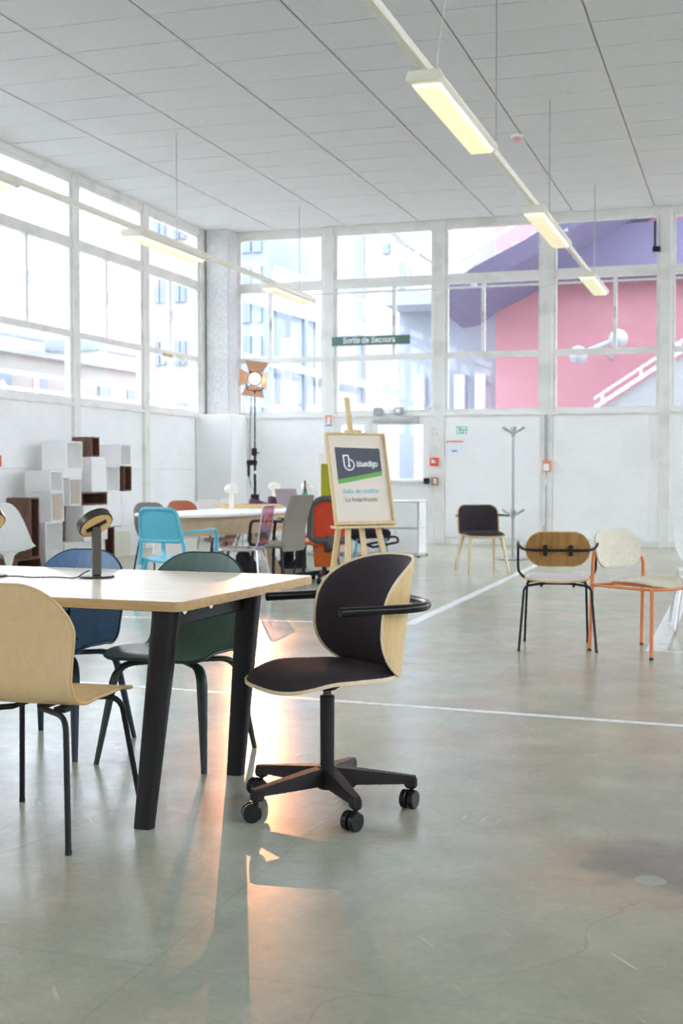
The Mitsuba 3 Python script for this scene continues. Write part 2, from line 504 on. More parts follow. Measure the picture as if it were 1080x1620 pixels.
for i, x in enumerate(xs):
    for j, y in enumerate(ys):
        p = room_pt(min(x, XR), y, ZC + 0.006 * 0 + float(rng.uniform(-0.0015, 0.0015)))
        R = np.eye(4); R[:3, :3] = ROOM[:3, :3]; R[:3, 3] = p
        R = R @ trimesh.transformations.rotation_matrix(float(rng.uniform(-0.002, 0.002)), [0, 1, 0])
        scene[number('ceiling__board') if (i, j) == (0, 0) else f'ceiling__board_{i * 17 + j:03d}'] = {**(tile_b if rng.random() < 0.22 else tile_a), 'to_world': T(R.tolist())}
put('board_strip', box(-1.42 - 6 * TX - 0.02, XL - 0.02, YB - 0.04 - 17 * TY, YB - 0.03, ZC - 0.008, ZC + 0.014), 'ceiling_board', False, 'ceiling')
put('plain_field', box(XL, XR, YF, YB - 0.05 - 17 * TY, ZC - 0.01, ZC + 0.014), 'ceiling_board', False, 'ceiling')


# walls below and between the windows
def wall_bays(wall, plane, posts, along, first, last, wname, side_label, splits, n_glazed, closed_below=None):
    """posts: centres of the posts along the wall; plane: the wall's inner face. along='x' for the back wall (normal -y), 'y' for a side wall (normal +x or -x)."""
    sgn = {'back': 1, 'left': -1, 'right': 1}[wall]

    def slab(a0, a1, d0, d1, z0, z1, c=0.0):      # d: depth measured outwards from the inner face
        if along == 'x':
            return box(a0, a1, plane + d0, plane + d1, z0, z1, c)
        return box(plane + sgn * d0, plane + sgn * d1, a0, a1, z0, z1, c)
    W = 'wall_' + wall
    pw = 0.085
    for a in posts:
        put('post', slab(a - pw, a + pw, -0.02, 0.13, 0, HEAD, 0.008), 'frame_paint', False, W)
    put('head_rail', slab(first, last, 0.0, 0.12, HEAD - 0.10, ZC + 0.02), 'frame_paint', False, W)
    edges = [first + (0 if wall != 'x' else 0)] + list(posts) + [last]
    bays = []
    for i in range(len(edges) - 1):
        a0 = edges[i] + (pw if i > 0 else 0.0); a1 = edges[i + 1] - (pw if i + 1 < len(edges) - 1 else 0.0)
        if a1 - a0 > 0.4:
            bays.append((a0, a1))
    for i, (a0, a1) in enumerate(bays):
        if closed_below is None or i not in closed_below:
            put('panel', slab(a0 - 0.01, a1 + 0.01, 0.035, 0.10, 0, SILL - 0.03), 'white_panel', False, W)
            put('skirting', slab(a0 - 0.01, a1 + 0.01, 0.015, 0.05, 0, 0.10, 0.004), 'frame_paint', False, W)
        put('sill', slab(a0 - 0.01, a1 + 0.01, -0.03, 0.12, SILL - 0.045, SILL, 0.006), 'frame_paint', False, W)
        wn = f'window_{wname[0] + i}'
        struct(wn, side_label(i), 'window')
        g0, g1, fr = a0, a1, 0.055
        m = splits(i)
        mx = g0 + (g1 - g0) * m
        # outer frame with stepped rails, then the bars between the panes
        put('frame', join(slab(g0, g0 + fr, 0.02, 0.10, SILL, HEAD - 0.10), slab(g1 - fr, g1, 0.02, 0.10, SILL, HEAD - 0.10),
                          slab(g0, g1, 0.02, 0.10, SILL, SILL + 0.07), slab(g0, g1, 0.02, 0.10, HEAD - 0.15, HEAD - 0.09)), 'frame_paint', False, wn)
        put('transom', join(slab(g0, g1, 0.015, 0.10, 3.04, 3.115), slab(g0, g1, 0.03, 0.09, 3.105, 3.135)), 'frame_paint', False, wn)
        put('transom', join(slab(g0, g1, 0.005, 0.10, 4.25, 4.33), slab(g0, g1, 0.03, 0.10, 4.32, 4.41)), 'frame_paint', False, wn)
        put('mullion', slab(mx - 0.028, mx + 0.028, 0.015, 0.09, 3.11, 4.26), 'frame_paint', False, wn)
        put('handle', join(slab(mx - 0.014, mx + 0.014, -0.01, 0.02, 3.60, 3.78, 0.004), slab(mx - 0.010, mx + 0.010, -0.03, -0.005, 3.62, 3.70, 0.003)), 'grey_metal', False, wn)
        for b0, b1, z0, z1 in ((g0 + fr - 0.01, g1 - fr + 0.01, SILL + 0.06, 3.05), (g0 + fr - 0.01, mx - 0.02, 3.12, 4.26), (mx + 0.02, g1 - fr + 0.01, 3.12, 4.26), (g0 + fr - 0.01, g1 - fr + 0.01, 4.40, HEAD - 0.14)):
            if n_glazed(i):
                if along == 'x':
                    q = np.array([[b0, plane + 0.06, z0], [b1, plane + 0.06, z0], [b1, plane + 0.06, z1], [b0, plane + 0.06, z1]])
                else:
                    q = np.array([[plane + sgn * 0.06, b0, z0], [plane + sgn * 0.06, b1, z0], [plane + sgn * 0.06, b1, z1], [plane + sgn * 0.06, b0, z1]])
                put('pane', trimesh.Trimesh(q, [[0, 1, 2], [0, 2, 3]], process=False), 'window_glass', False, wn)
    return bays


struct('wall_back', 'back wall of painted posts and white panels under tall windows', 'wall')
back_posts = [-6.73, -4.83, -3.07, -1.24, 0.60, 2.43, 4.26]
ordn = ['first', 'second', 'third', 'fourth', 'fifth', 'sixth', 'seventh', 'eighth', 'ninth', 'tenth', 'eleventh', 'twelfth', 'thirteenth']
back_bays = wall_bays('back', YB, back_posts, 'x', -8.39, XR, (1, 0), lambda i: f'tall painted window, {ordn[i]} bay of the back wall from the concrete column', lambda i: (0.38, 0.60, 0.40, 0.585)[i % 4], lambda i: True, closed_below=(1,))
put('corner_infill', box(XL, -8.38, YB, YB + 0.12, 0, ZC), 'white_panel', False, 'wall_back')
struct('wall_left', 'left wall of white panels under a long band of windows', 'wall')
left_posts = [19.80] + [17.70 - 2.13 * k for k in range(0, 10)]
left_posts = sorted(left_posts)
left_bays = wall_bays('left', XL, left_posts, 'y', YF, YB, (20, 0), lambda i: f'tall painted window, {ordn[len(left_posts) - 1 - i]} bay of the left wall from the corner', lambda i: 0.42, lambda i: True)
put('end_panel', box(XL - 0.13, XL + 0.02, 19.80, YB + 0.02, 0, ZC), 'frame_paint', False, 'wall_left')
put('dado_seam', box(XL - 0.036, XL - 0.030, YF, 19.8, 1.215, 1.235), 'frame_paint', False, 'wall_left')
# on the right the hall has the same window band, behind the viewpoint a plain wall (neither is in the picture)
struct('wall_right', 'right wall of white panels under a window band', 'wall')
for yy in np.arange(YF, YB, 2.13):
    put('post', box(XR, XR + 0.12, yy - 0.085, yy + 0.085, 0, ZC + 0.02), 'frame_paint', False, 'wall_right')
put('panel', box(XR + 0.03, XR + 0.1, YF, YB, 0, SILL), 'white_panel', False, 'wall_right')
for z in (SILL, 3.05, 4.33, HEAD - 0.05):
    put('rail', box(XR + 0.01, XR + 0.11, YF, YB, z - 0.04, z + 0.07), 'frame_paint', False, 'wall_right')
struct('wall_front', 'plain white wall behind the viewpoint', 'wall')
put('wall_front', box(XL - 0.1, XR + 0.1, YF - 0.12, YF, 0, ZC + 0.02), 'white_panel', False)
struct('column', 'rough pale concrete column in the corner between the window walls', 'column')
put('column', box(-8.80, -8.39, 19.86, YB + 0.02, SILL, ZC, 0.012), 'rough_concrete', False)
struct('column_base', 'white boxed-in base under the concrete column', 'column')
put('column_base', box(XL - 0.02, -8.23, 19.58, YB + 0.02, 0, SILL + 0.01, 0.008), 'white_paint', False)

# the glazed door in the second bay
struct('door_1', 'white glazed emergency door with a push bar behind the easel', 'door')
d0, d1 = back_bays[1]
y = YB
put('door_frame', join(box(d0, d0 + 0.07, y, y + 0.1, 0, SILL - 0.04), box(d1 - 0.09, d1, y, y + 0.1, 0, SILL - 0.04), box(d0, d1, y, y + 0.1, 2.04, SILL - 0.02), box(-6.07, -6.00, y, y + 0.1, 0, 2.06)), 'frame_paint', False, 'door_1')
put('side_light', join(box(d0 + 0.06, -6.06, y + 0.02, y + 0.07, 0, 1.02), box(d0 + 0.06, d0 + 0.13, y + 0.02, y + 0.07, 1.0, 2.05), box(-6.12, -6.06, y + 0.02, y + 0.07, 1.0, 2.05), box(d0 + 0.06, -6.06, y + 0.02, y + 0.07, 1.97, 2.05)), 'white_paint', False, 'door_1')
put('leaf', join(box(-6.00, d1 - 0.085, y + 0.015, y + 0.065, 0.004, 1.075), box(-6.00, -5.88, y + 0.015, y + 0.065, 1.07, 2.04), box(-5.105, d1 - 0.085, y + 0.015, y + 0.065, 1.07, 2.04), box(-6.00, d1 - 0.085, y + 0.015, y + 0.065, 1.965, 2.04)), 'white_paint', False, 'door_1')
for b0, b1 in ((d0 + 0.13, -6.12), (-5.88, -5.105)):
    put('pane', trimesh.Trimesh(np.array([[b0, y + 0.045, 1.0], [b1, y + 0.045, 1.0], [b1, y + 0.045, 1.97], [b0, y + 0.045, 1.97]]), [[0, 1, 2], [0, 2, 3]], process=False), 'window_glass', False, 'door_1')
put('push_bar', cyl([-5.84, y - 0.06, 1.035], [-5.02, y - 0.06, 1.035], 0.032, 14), 'white_paint', 30, 'door_1')
put('bar_bracket', box(-5.07, -4.99, y - 0.1, y + 0.02, 0.985, 1.085, 0.008), 'black_plastic', False, 'door_1')
put('bar_bracket', box(-5.90, -5.82, y - 0.1, y + 0.02, 0.985, 1.085, 0.008), 'black_plastic', False, 'door_1')
put('door_closer', join(box(-5.95, -5.20, y - 0.06, y + 0.0, 2.00, 2.05, 0.008), box(-5.25, -5.19, y - 0.07, y + 0.0, 1.99, 2.09, 0.006)), 'grey_metal', False, 'door_1')
# a door leaf without glass in the third bay
struct('door_2', 'flat white door panel with safety notices, third bay of the back wall', 'door')
d0, d1 = back_bays[2]
put('leaf', box(d0 + 0.015, d1 - 0.02, y + 0.012, y + 0.06, 0.11, SILL - 0.06, 0.004), 'white_panel', False, 'door_2')
struct('door_3', 'wide flat white door panel with a paler patch, fourth bay of the back wall', 'door')
d0, d1 = back_bays[3]
put('leaf', box(d0 + 0.015, d1 - 0.17, y + 0.012, y + 0.06, 0.11, SILL - 0.06, 0.004), 'white_panel', False, 'door_3')
put('pale_patch', box(-1.88, -1.45, y + 0.0105, y + 0.0125, 1.25, 1.81), 'bright_white', False, 'door_3')
# ---------------------------------------------------------------- outside the windows
struct('ground_outside', 'pale paved ground outside the hall', 'ground')
put('ground_outside', join(box(-120, 60, YB + 0.3, 160, -0.3, -0.05), box(-120, XL - 0.3, -30, YB + 0.3, -0.3, -0.05), box(XR + 0.3, 60, -30, YB + 0.3, -0.3, -0.05)), 'terrace', False)
struct('terrace', 'pale roof terrace outside the left windows', 'terrace')
put('terrace', box(-13.0, XL - 0.16, -8, 36, 1.75, 1.92), 'terrace', False)


def outside(name, label, cat, kind=None):
    return thing(name, label, cat, ROOM, kind=kind)


k = outside('terrace_railing', 'white metal railing on the terrace outside the left windows', 'railing')
for z in (2.90, 2.62, 2.34):
    put('rail', box(-12.03, -11.97, 6, 33, z - 0.03, z + 0.03), 'outdoor_white', False, k)
for yy in np.arange(6.5, 33, 1.65):
    put('post', box(-12.03, -11.97, yy - 0.03, yy + 0.03, 1.92, 2.92), 'outdoor_white', False, k)


def facade_windows(k, along, plane, us, zs, w, h, m='facade_window', d=0.12):
    for u in us:
        for z in zs:
            if along == 'x':
                put('window', box(u - w / 2, u + w / 2, plane - d, plane + 0.02, z, z + h), m, False, k)
            else:
                put('window', box(plane - 0.02, plane + d, u - w / 2, u + w / 2, z, z + h), m, False, k)


k = outside('apartment_block', 'long low cream building with small windows beyond the terrace railing', 'building')
put('wall', box(-42, -32, 25, 75, -0.1, 6.6), 'facade_cream', False, k)
put('roof', box(-42.3, -31.7, 24.7, 75.3, 6.6, 6.85), 'facade_pale', False, k)
facade_windows(k, 'y', -32, np.arange(28, 74, 3.1), (1.2, 4.1), 1.1, 1.5)
k = outside('apartment_block', 'tall cream building with paired windows, seen in the left wall bay nearest the column', 'building')
put('wall', box(-22.2, -20.0, 44.5, 60, -0.1, 12.0), 'facade_cream', False, k)
put('roof', box(-22.3, -19.9, 44.4, 60.1, 12.0, 12.3), 'facade_pale', False, k)
facade_windows(k, 'x', 44.5, (-21.75, -21.5, -20.9, -20.65), (2.9, 5.3, 7.7, 10.1), 0.2, 0.9)
for i, (x, y0, y1, hh, m, lab) in enumerate(((-70, 84, 104, 13.5, 'facade_pale', 'distant pale building with a stepped roof behind the low cream block'), (-72, 106, 120, 15.2, 'facade_blue', 'distant bluish building on the skyline behind the low cream block'),
                                             (-66, 121, 150, 14.2, 'facade_cream', 'distant cream building on the skyline left of the tall cream one'))):
    k = outside('distant_building', lab, 'building')
    put('wall', box(x - 12, x, y0, y1, -0.1, hh), m, False, k)
    put('roof', join(box(x - 9, x - 3, y0 + 2, y0 + 7, hh, hh + 1.6), box(x - 12.2, x + 0.2, y0 - 0.2, y1 + 0.2, hh, hh + 0.3)), 'facade_shade', False, k)
    facade_windows(k, 'y', x, np.arange(y0 + 1.5, y1 - 1, 3.0), (4, 7, 10), 1.2, 1.6)

k = outside('tower_block', 'bluish tower block with a grid of paired windows behind the first back bay', 'building')
put('wall', box(-18.95, -17.3, 45, 58, -0.1, 16), 'facade_blue', False, k)
put('roof', box(-19.05, -17.2, 44.9, 58.1, 16, 16.3), 'facade_pale', False, k)
facade_windows(k, 'x', 45, (-18.6, -18.25, -17.8), np.arange(1.6, 15, 1.32), 0.36, 0.8)
k = outside('glazed_annex', 'white glazed annex with sloping beams outside the first back bay', 'building')
put('wall', box(-11.6, -8.2, 30.3, 34, -0.1, 2.9), 'outdoor_white', False, k)
for x in (-11.5, -10.75, -10.45, -9.9, -9.2):
    put('post', box(x - 0.06, x + 0.06, 30, 30.2, 2.9, 5.4), 'facade_shade', False, k)
put('post', box(-11.0, -10.72, 30.1, 30.3, 0, 6.0), 'facade_blue', False, k)
put('beam', hull([(x, yy, z + dz) for x, z in ((-12.2, 5.5), (-8.0, 4.2)) for yy in (29.9, 30.3) for dz in (0, 0.34)]), 'facade_blue', False, k)
put('beam', hull([(x, yy, z + dz) for x, z in ((-12.2, 4.0), (-8.0, 3.0)) for yy in (29.9, 30.3) for dz in (0, 0.22)]), 'facade_blue', False, k)
put('roof', hull([(x, yy, z) for x, z in ((-11.5, 6.45), (-9.8, 5.75), (-11.5, 5.6), (-9.8, 5.55)) for yy in (30.2, 34)]), 'outdoor_white', False, k)
for x0, x1 in ((-11.4, -11.05), (-10.4, -9.95), (-9.85, -9.25)):
    put('pane', box(x0, x1, 30.4, 30.45, 2.95, 4.6), 'outdoor_white', False, k)
k = outside('cream_building', 'cream building with few small windows behind the second back bay', 'building')
put('wall', hull([(x, yy, z) for x, zt in ((-11.5, 9.6), (-10.1, 8.2)) for yy in (38, 50) for z in (-0.1, zt)]), 'facade_cream', False, k)
put('side_wall', box(-13.4, -11.5, 38.3, 50, -0.1, 11), 'facade_blue', False, k)
facade_windows(k, 'x', 38, (-10.75,), (7.95,), 0.2, 0.3)
facade_windows(k, 'x', 38, (-10.24,), (6.85, 4.3), 0.16, 0.8)
put('downpipe', box(-11.52, -11.46, 37.9, 38, 0, 8.6), 'facade_shade', False, k)
put('roof', hull([(x, yy, z + dz) for x, z in ((-11.5, 9.6), (-10.05, 8.15)) for yy in (37.8, 50) for dz in (0, 0.12)]), 'facade_shade', False, k)
k = outside('roof_plant', 'grey ventilation boxes and ducts right of the cream building', 'duct')
for x0, x1, z0, z1, m in ((-8.25, -7.95, 5.0, 5.9, 'outdoor_grey'), (-7.9, -7.3, 4.4, 5.2, 'facade_blue'), (-8.35, -8.05, 4.2, 4.8, 'outdoor_white'), (-7.7, -7.2, 5.4, 5.6, 'outdoor_grey'), (-8.2, -7.3, 3.7, 3.9, 'facade_shade')):
    put('box', box(x0, x1, 31, 32.5, z0, z1, 0.02), m, False, k)
put('frame', join(box(-8.3, -8.2, 31.4, 31.5, -0.05, 6.4), box(-7.4, -7.3, 31.4, 31.5, -0.05, 6.2), box(-8.4, -7.2, 31.4, 31.5, 3.4, 3.5)), 'facade_shade', False, k)

# the red stair building on the right
struct('red_wall', 'red rendered wall of the stair building outside the right bays', 'wall')
put('red_wall', box(-5.0, 6.0, 26, 26.4, -0.05, 9.0), 'red_wall', False)
struct('grey_passage', 'blue-grey recess left of the red wall outside the third back bay', 'wall')
put('grey_passage', join(box(-7.4, -5.0, 27.2, 27.5, -0.05, 4.75), box(-7.4, -5.0, 26.0, 27.5, 4.72, 5.05)), 'facade_blue', False)
for x in (-6.9, -6.45, -6.0, -5.55):
    put('post', box(x - 0.1, x + 0.1, 27.0, 27.2, 0, 3.3), 'outdoor_white', False, 'grey_passage')
k = outside('outdoor_staircase', 'curving outdoor stair with violet underside, white stringer and red risers', 'staircase')
# the underside rises from the left to the right as a bent slab
path = [(-5.70, 4.63), (-5.35, 4.68), (-4.9, 4.98), (-3.9, 5.45), (-2.9, 6.05), (-1.5, 6.9), (0.5, 7.9)]
slab_pts, F = [], []
for i, (x, z) in enumerate(path):
    slab_pts += [(x, 23.2, z), (x, 26.0, z + 0.05), (x, 26.0, z - 0.45), (x, 23.6, z - 0.28)]
for i in range(len(path) - 1):
    for j in range(4):
        a, b, c, d = i * 4 + j, i * 4 + (j + 1) % 4, (i + 1) * 4 + (j + 1) % 4, (i + 1) * 4 + j
        F += [(a, b, c), (a, c, d)]
put('underside', trimesh.Trimesh(np.array(slab_pts), np.array(F), process=False), 'violet_soffit', 25, k)
put('soffit', hull([(x, yy, z) for x, z in ((-4.6, 5.0), (-2.4, 6.0), (6, 6.2), (6, 5.05), (-2.6, 5.02)) for yy in (25.2, 26.0)]), 'violet_soffit', False, k)
for i in range(9):
    x = -5.6 + 0.34 * i; z = np.interp(x, [p[0] for p in path], [p[1] for p in path])
    put('step', box(x, x + 0.36, 23.5, 25.8, z - 0.05, z + 0.17), 'outdoor_grey', False, k)
    put('riser', box(x - 0.01, x + 0.01, 23.5, 25.8, z - 0.1, z + 0.16), 'red_wall', False, k)
put('red_panel', hull([(x, yy, z) for x, z in ((-5.0, 5.15), (-3.9, 5.75), (-3.6, 6.1), (-3.4, 5.5)) for yy in (25.6, 25.8)]), 'red_wall', False, k)
put('stringer', hull([(x, yy, z + dz) for x, z in ((-5.3, 5.02), (-2.6, 6.55)) for yy in (23.2, 23.3) for dz in (0, 0.07)]), 'outdoor_white', False, k)
put('handrail', hull([(x, yy, z + dz) for x, z in ((-5.3, 5.35), (-2.6, 6.95)) for yy in (23.2, 23.26) for dz in (0, 0.05)]), 'outdoor_white', False, k)
k = outside('white_balustrade', 'white landing balustrade above the outdoor stair, third back bay', 'railing')
put('parapet', box(-6.6, -4.2, 27.6, 27.8, 4.9, 6.9), 'facade_pale', False, k)
for dz in (0.0, 0.16, 0.32):
    put('rail', tube(fillet([(-7.06, 26.8, 5.93 + dz), (-6.15, 26.8, 5.97 + dz), (-5.35, 26.8, 6.50 + dz), (-4.6, 26.8, 6.93 + dz)], 0.15), 0.03, 8), 'outdoor_white', 30, k)
put('post', box(-5.60, -5.55, 26.8, 26.85, 5.0, 6.9), 'outdoor_white', False, k)
k = outside('lower_staircase', 'lower flight with white stringer rising to the right in front of the red wall', 'staircase')
put('side_wall', hull([(x, yy, z) for x, z in ((-2.75, 2.3), (-1.55, 3.02), (0.6, 4.4), (0.6, -0.05), (-2.75, -0.05)) for yy in (24.0, 25.8)]), 'facade_pale', False, k)
put('stringer', hull([(x, yy, z + dz) for x, z in ((-2.75, 2.34), (0.6, 4.5)) for yy in (23.9, 24.0) for dz in (0, 0.08)]), 'outdoor_white', False, k)
put('handrail', hull([(x, yy, z + dz) for x, z in ((-2.75, 2.52), (0.6, 4.7)) for yy in (23.9, 23.96) for dz in (0, 0.06)]), 'outdoor_white', False, k)
for x in (-2.6, -1.9, -1.2, -0.5):
    z = 2.34 + (x + 2.75) * 0.645
    put('post', box(x - 0.025, x + 0.025, 23.9, 23.95, z, z + 0.22), 'outdoor_white', False, k)
k = outside('globe_lamp', 'outdoor wall lamp of two white globes on a grey rod, on the red wall', 'lamp')
for x, z in ((-3.0, 3.34), (-2.28, 3.62)):
    s_ = trimesh.creation.icosphere(3, 0.17); s_.apply_translation([x, 23.6, z]); put('globe', s_, 'globe_white', True, k)
put('rod', cyl([-2.9, 23.6, 3.38], [-2.38, 23.6, 3.58], 0.05, 10), 'outdoor_grey', 30, k)
put('rod', cyl([-2.64, 23.6, 3.48], [-2.64, 25.995, 3.48], 0.03, 8), 'outdoor_grey', 30, k)

# ---------------------------------------------------------------- light rails
LAMP = {'type': 'area', 'radiance': {'type': 'rgb', 'value': [0.052, 0.043, 0.022]}}
LAMP2 = {'type': 'area', 'radiance': {'type': 'rgb', 'value': [0.052, 0.044, 0.030]}}
LAMP3 = {'type': 'area', 'radiance': {'type': 'rgb', 'value': [0.048, 0.052, 0.032]}}


def light(x, y0, y1, label, em, z=3.82):
    k = thing('ceiling_light', label, 'light', ROOM, 'fluorescent lights hung from the two rails')
    sec = [(-0.125, 0.035), (-0.105, 0.085), (0.105, 0.085), (0.125, 0.035), (0.10, 0.012), (-0.10, 0.012)]
    put('housing', hull([(x + a, yy, z + b) for a, b in sec for yy in (y0 + 0.02, y1 - 0.02)]), 'cream_plastic', 25, k)
    for a, b in ((y0 - 0.015, y0 + 0.05), (y1 - 0.05, y1 + 0.015)):
        put('end_cap', hull([(x + q * 1.04, yy, z + 0.0 + r * 1.04) for q, r in sec for yy in (a, b)]), 'cream_plastic', False, k)
    put('diffuser', hull([(x + q, yy, z + r) for q, r in ((-0.105, 0.02), (0.105, 0.02), (0.085, -0.012), (-0.085, -0.012)) for yy in (y0 + 0.05, y1 - 0.05)]), 'lamp_white', False, k, emitter=em)
    n = int((y1 - y0) / 0.045)
    ribs = join(*[box(x - 0.088, x + 0.088, yy - 0.004, yy + 0.004, z - 0.018, z - 0.011) for yy in np.linspace(y0 + 0.07, y1 - 0.07, n)])
    put('louvre', ribs, 'cream_plastic', False, k)
    labels[scene_last()] = {'label': 'fine louvre ribs', 'kind': 'stuff'}
    return k


def scene_last():
    return list(scene)[-1]


def rail(x, y0, y1, label, hangers, z=3.82):
    k = thing('light_rail', label, 'rail', ROOM)
    put('rail', box(x - 0.03, x + 0.03, y0, y1, z + 0.088, z + 0.15, 0.006), 'cream_plastic', False, k)
    for yy in hangers:
        put('hanger', cyl([x, yy, z + 0.15], [x, yy, ZC - 0.014], 0.006, 6), 'grey_metal', 30, k)
    return k


rail(-2.12, 2.0, 19.2, 'cream light rail hung from the ceiling, running over the swivel chair', (5.0, 11.0, 14.1, 18.4))
rail(-6.61, 2.0, 18.96, 'cream light rail hung along the left windows', (5.0, 9.6, 14.05, 18.45))
light(-2.12, 8.43, 10.42, 'nearest and largest fluorescent light on the right rail', LAMP)
light(-2.12, 12.98, 15.03, 'middle fluorescent light of the three on the right rail', LAMP2)
light(-2.12, 17.45, 19.2, 'small greenish fluorescent light at the far end of the right rail', LAMP3)
light(-6.61, 8.50, 10.39, 'fluorescent light cut by the left edge of the photo', LAMP)
light(-6.61, 12.86, 14.68, 'fluorescent light of the left rail in front of the left windows', LAMP2)
light(-6.61, 17.1, 18.86, 'fluorescent light at the far end of the left rail, in front of the back windows', LAMP)
k = thing('conduit', 'thin white conduit crossing the hall between the two light rails', 'conduit', ROOM)
put('conduit', cyl([-6.57, 18.99, 3.99], [3.0, 18.99, 3.99], 0.016, 8), 'white_paint', 30)
scene[k] = scene.pop('conduit')
k = thing('smoke_detector', 'small white smoke detector on the ceiling right of the nearest light', 'detector', ROOM)
put('base', lathe([(0, 0), (0.075, 0), (0.075, 0.03), (0, 0.03)]).apply_translation([-2.72, 15.45, ZC - 0.045]), 'bright_white', 30, k)
put('sensor', lathe([(0, -0.05), (0.05, -0.045), (0.055, 0), (0, 0)]).apply_translation([-2.72, 15.45, ZC - 0.045]), 'pink_plastic', 30, k)
# a thin loose wire hanging down beside the nearest light
k = thing('loose_wire', 'thin loose white wire looping down left of the nearest light', 'wire', ROOM)
put('loose_wire', tube(fillet([(-2.55, 10.9, ZC - 0.014), (-2.62, 10.85, 4.75), (-2.58, 10.8, 4.55), (-2.5, 10.78, 4.4)], 0.2), 0.004, 6), 'white_paint', 30)

# ---------------------------------------------------------------- signs and fittings on the back wall
yw = YB + 0.012


def text(s, height, width=None, depth=0.002, bold=False):
    m = meshkit.text_mesh(s, height, depth, bold)
    b = m.bounds
    m.apply_translation([-(b[0][0] + b[1][0]) / 2, 0, 0])
    if width:
        m.apply_scale([width / (b[1][0] - b[0][0]), 1, 1])
    return m


def facing(m, x, y, z):
    """Lettering laid in xy turned upright, facing -y."""
    m = m.copy(); m.apply_transform(trimesh.transformations.rotation_matrix(math.pi / 2, [1, 0, 0])); m.apply_translation([x, y, z])
    return m


k = thing('exit_sign', 'long dark green sign reading Sortie de Secours across the second bay', 'sign', ROOM)
put('board', box(-6.66, -5.31, 20.185, 20.21, 3.29, 3.44, 0.004), 'sign_green', False, k)
put('lettering', facing(text('Sortie de Secours', 0.092, 0.90, 0.003, True), -6.01, 20.185, 3.33), 'bright_white', False, k, 'white lettering')
k = thing('exit_pictogram', 'small green emergency exit pictogram high on the flat white door', 'sign', ROOM)
put('board', box(-4.545, -4.365, yw - 0.004, yw + 0.001, 1.805, 1.925), 'exit_green', False, k)
put('figure', join(box(-4.47, -4.38, yw - 0.006, yw - 0.003, 1.885, 1.91), box(-4.53, -4.50, yw - 0.006, yw - 0.003, 1.82, 1.91), hull([(-4.49, yw - 0.006, 1.83), (-4.44, yw - 0.006, 1.87), (-4.43, yw - 0.006, 1.855), (-4.47, yw - 0.003, 1.82)]), box(-4.42, -4.385, yw - 0.006, yw - 0.003, 1.82, 1.86)), 'bright_white', False, k)
k = thing('notice', 'pale paper notice with a red heading on the flat white door', 'notice', ROOM)
put('sheet', box(-4.72, -4.42, yw - 0.004, yw + 0.001, 1.455, 1.695), 'white_paper', False, k)
put('heading', box(-4.71, -4.43, yw - 0.006, yw - 0.003, 1.668, 1.69), 'red_plastic', False, k)
put('lettering', box(-4.62, -4.53, yw - 0.006, yw - 0.003, 1.51, 1.54), 'blue_print', False, k)
put('lettering', box(-4.49, -4.43, yw - 0.006, yw - 0.003, 1.465, 1.51), 'bright_white', False, k)
k = thing('fire_call_point', 'square red fire alarm call point on the post right of the glazed door', 'alarm', ROOM)
put('box', box(-4.97, -4.83, YB - 0.075, YB - 0.02, 1.285, 1.42, 0.008), 'red_plastic', False, k)
put('button', join(box(-4.94, -4.90, YB - 0.079, YB - 0.073, 1.33, 1.39, 0.002), box(-4.90, -4.87, YB - 0.079, YB - 0.073, 1.33, 1.36, 0.002)), 'bright_white', False, k)
k = thing('switch_box', 'small brown-framed wall box under the fire alarm call point', 'switch', ROOM)
put('frame', join(*[box(-4.935 + a, -4.935 + b, YB - 0.06, YB - 0.02, 0.965 + c, 0.965 + d) for a, b, c, d in ((0, 0.02, 0, 0.13), (0.08, 0.1, 0, 0.13), (0, 0.1, 0, 0.018), (0, 0.1, 0.112, 0.13))]), 'brown_card', False, k)
put('plate', box(-4.93, -4.84, YB - 0.045, YB - 0.02, 0.97, 1.09), 'bright_white', False, k)
k = thing('wall_marking', 'grey painted letter and figure C1 on the post right of the glazed door', 'marking', ROOM)
put('lettering', facing(text('C1', 0.12, 0.11, 0.002), -4.90, YB - 0.021, 1.785), 'ceiling_grid', False, k)
k = thing('label_plate', 'tiny beige plate under the letters on the post', 'plate', ROOM)
put('label_plate', join(box(-4.92, -4.86, YB - 0.028, YB - 0.02, 1.62, 1.67, 0.003), box(-4.94, -4.85, YB - 0.026, YB - 0.02, 1.69, 1.71, 0.003)), 'cream_plastic', False)
k = thing('fire_notice', 'small red, white and blue notice on the post left of the glazed door', 'notice', ROOM)
put('sheet', box(-6.79, -6.67, YB - 0.026, YB - 0.02, 1.955, 2.14), 'white_paper', False, k)
put('red_field', join(box(-6.79, -6.755, YB - 0.029, YB - 0.025, 2.0, 2.14), box(-6.705, -6.67, YB - 0.029, YB - 0.025, 2.0, 2.14), box(-6.79, -6.67, YB - 0.029, YB - 0.025, 2.11, 2.14)), 'salmon_plastic', False, k)
put('blue_field', box(-6.79, -6.67, YB - 0.029, YB - 0.025, 1.955, 1.985), 'blue_print', False, k)
k = thing('emergency_light', 'twin grey and white emergency lamps over the glazed door', 'lamp', ROOM)
put('case', box(-5.93, -5.78, YB - 0.09, YB - 0.0, 2.12, 2.25, 0.01), 'facade_pale', False, k)
put('case', box(-5.75, -5.58, YB - 0.07, YB - 0.0, 2.14, 2.23, 0.01), 'bright_white', False, k)
put('case', box(-5.57, -5.42, YB - 0.09, YB - 0.0, 2.12, 2.25, 0.01), 'facade_pale', False, k)
s_ = trimesh.creation.icosphere(2, 0.04); s_.apply_translation([-5.5, YB - 0.1, 2.185]); put('bulb', s_, 'bright_white', True, k)
k = thing('cable_conduit', 'grey cable that bends down the post over the glazed door', 'cable', ROOM)
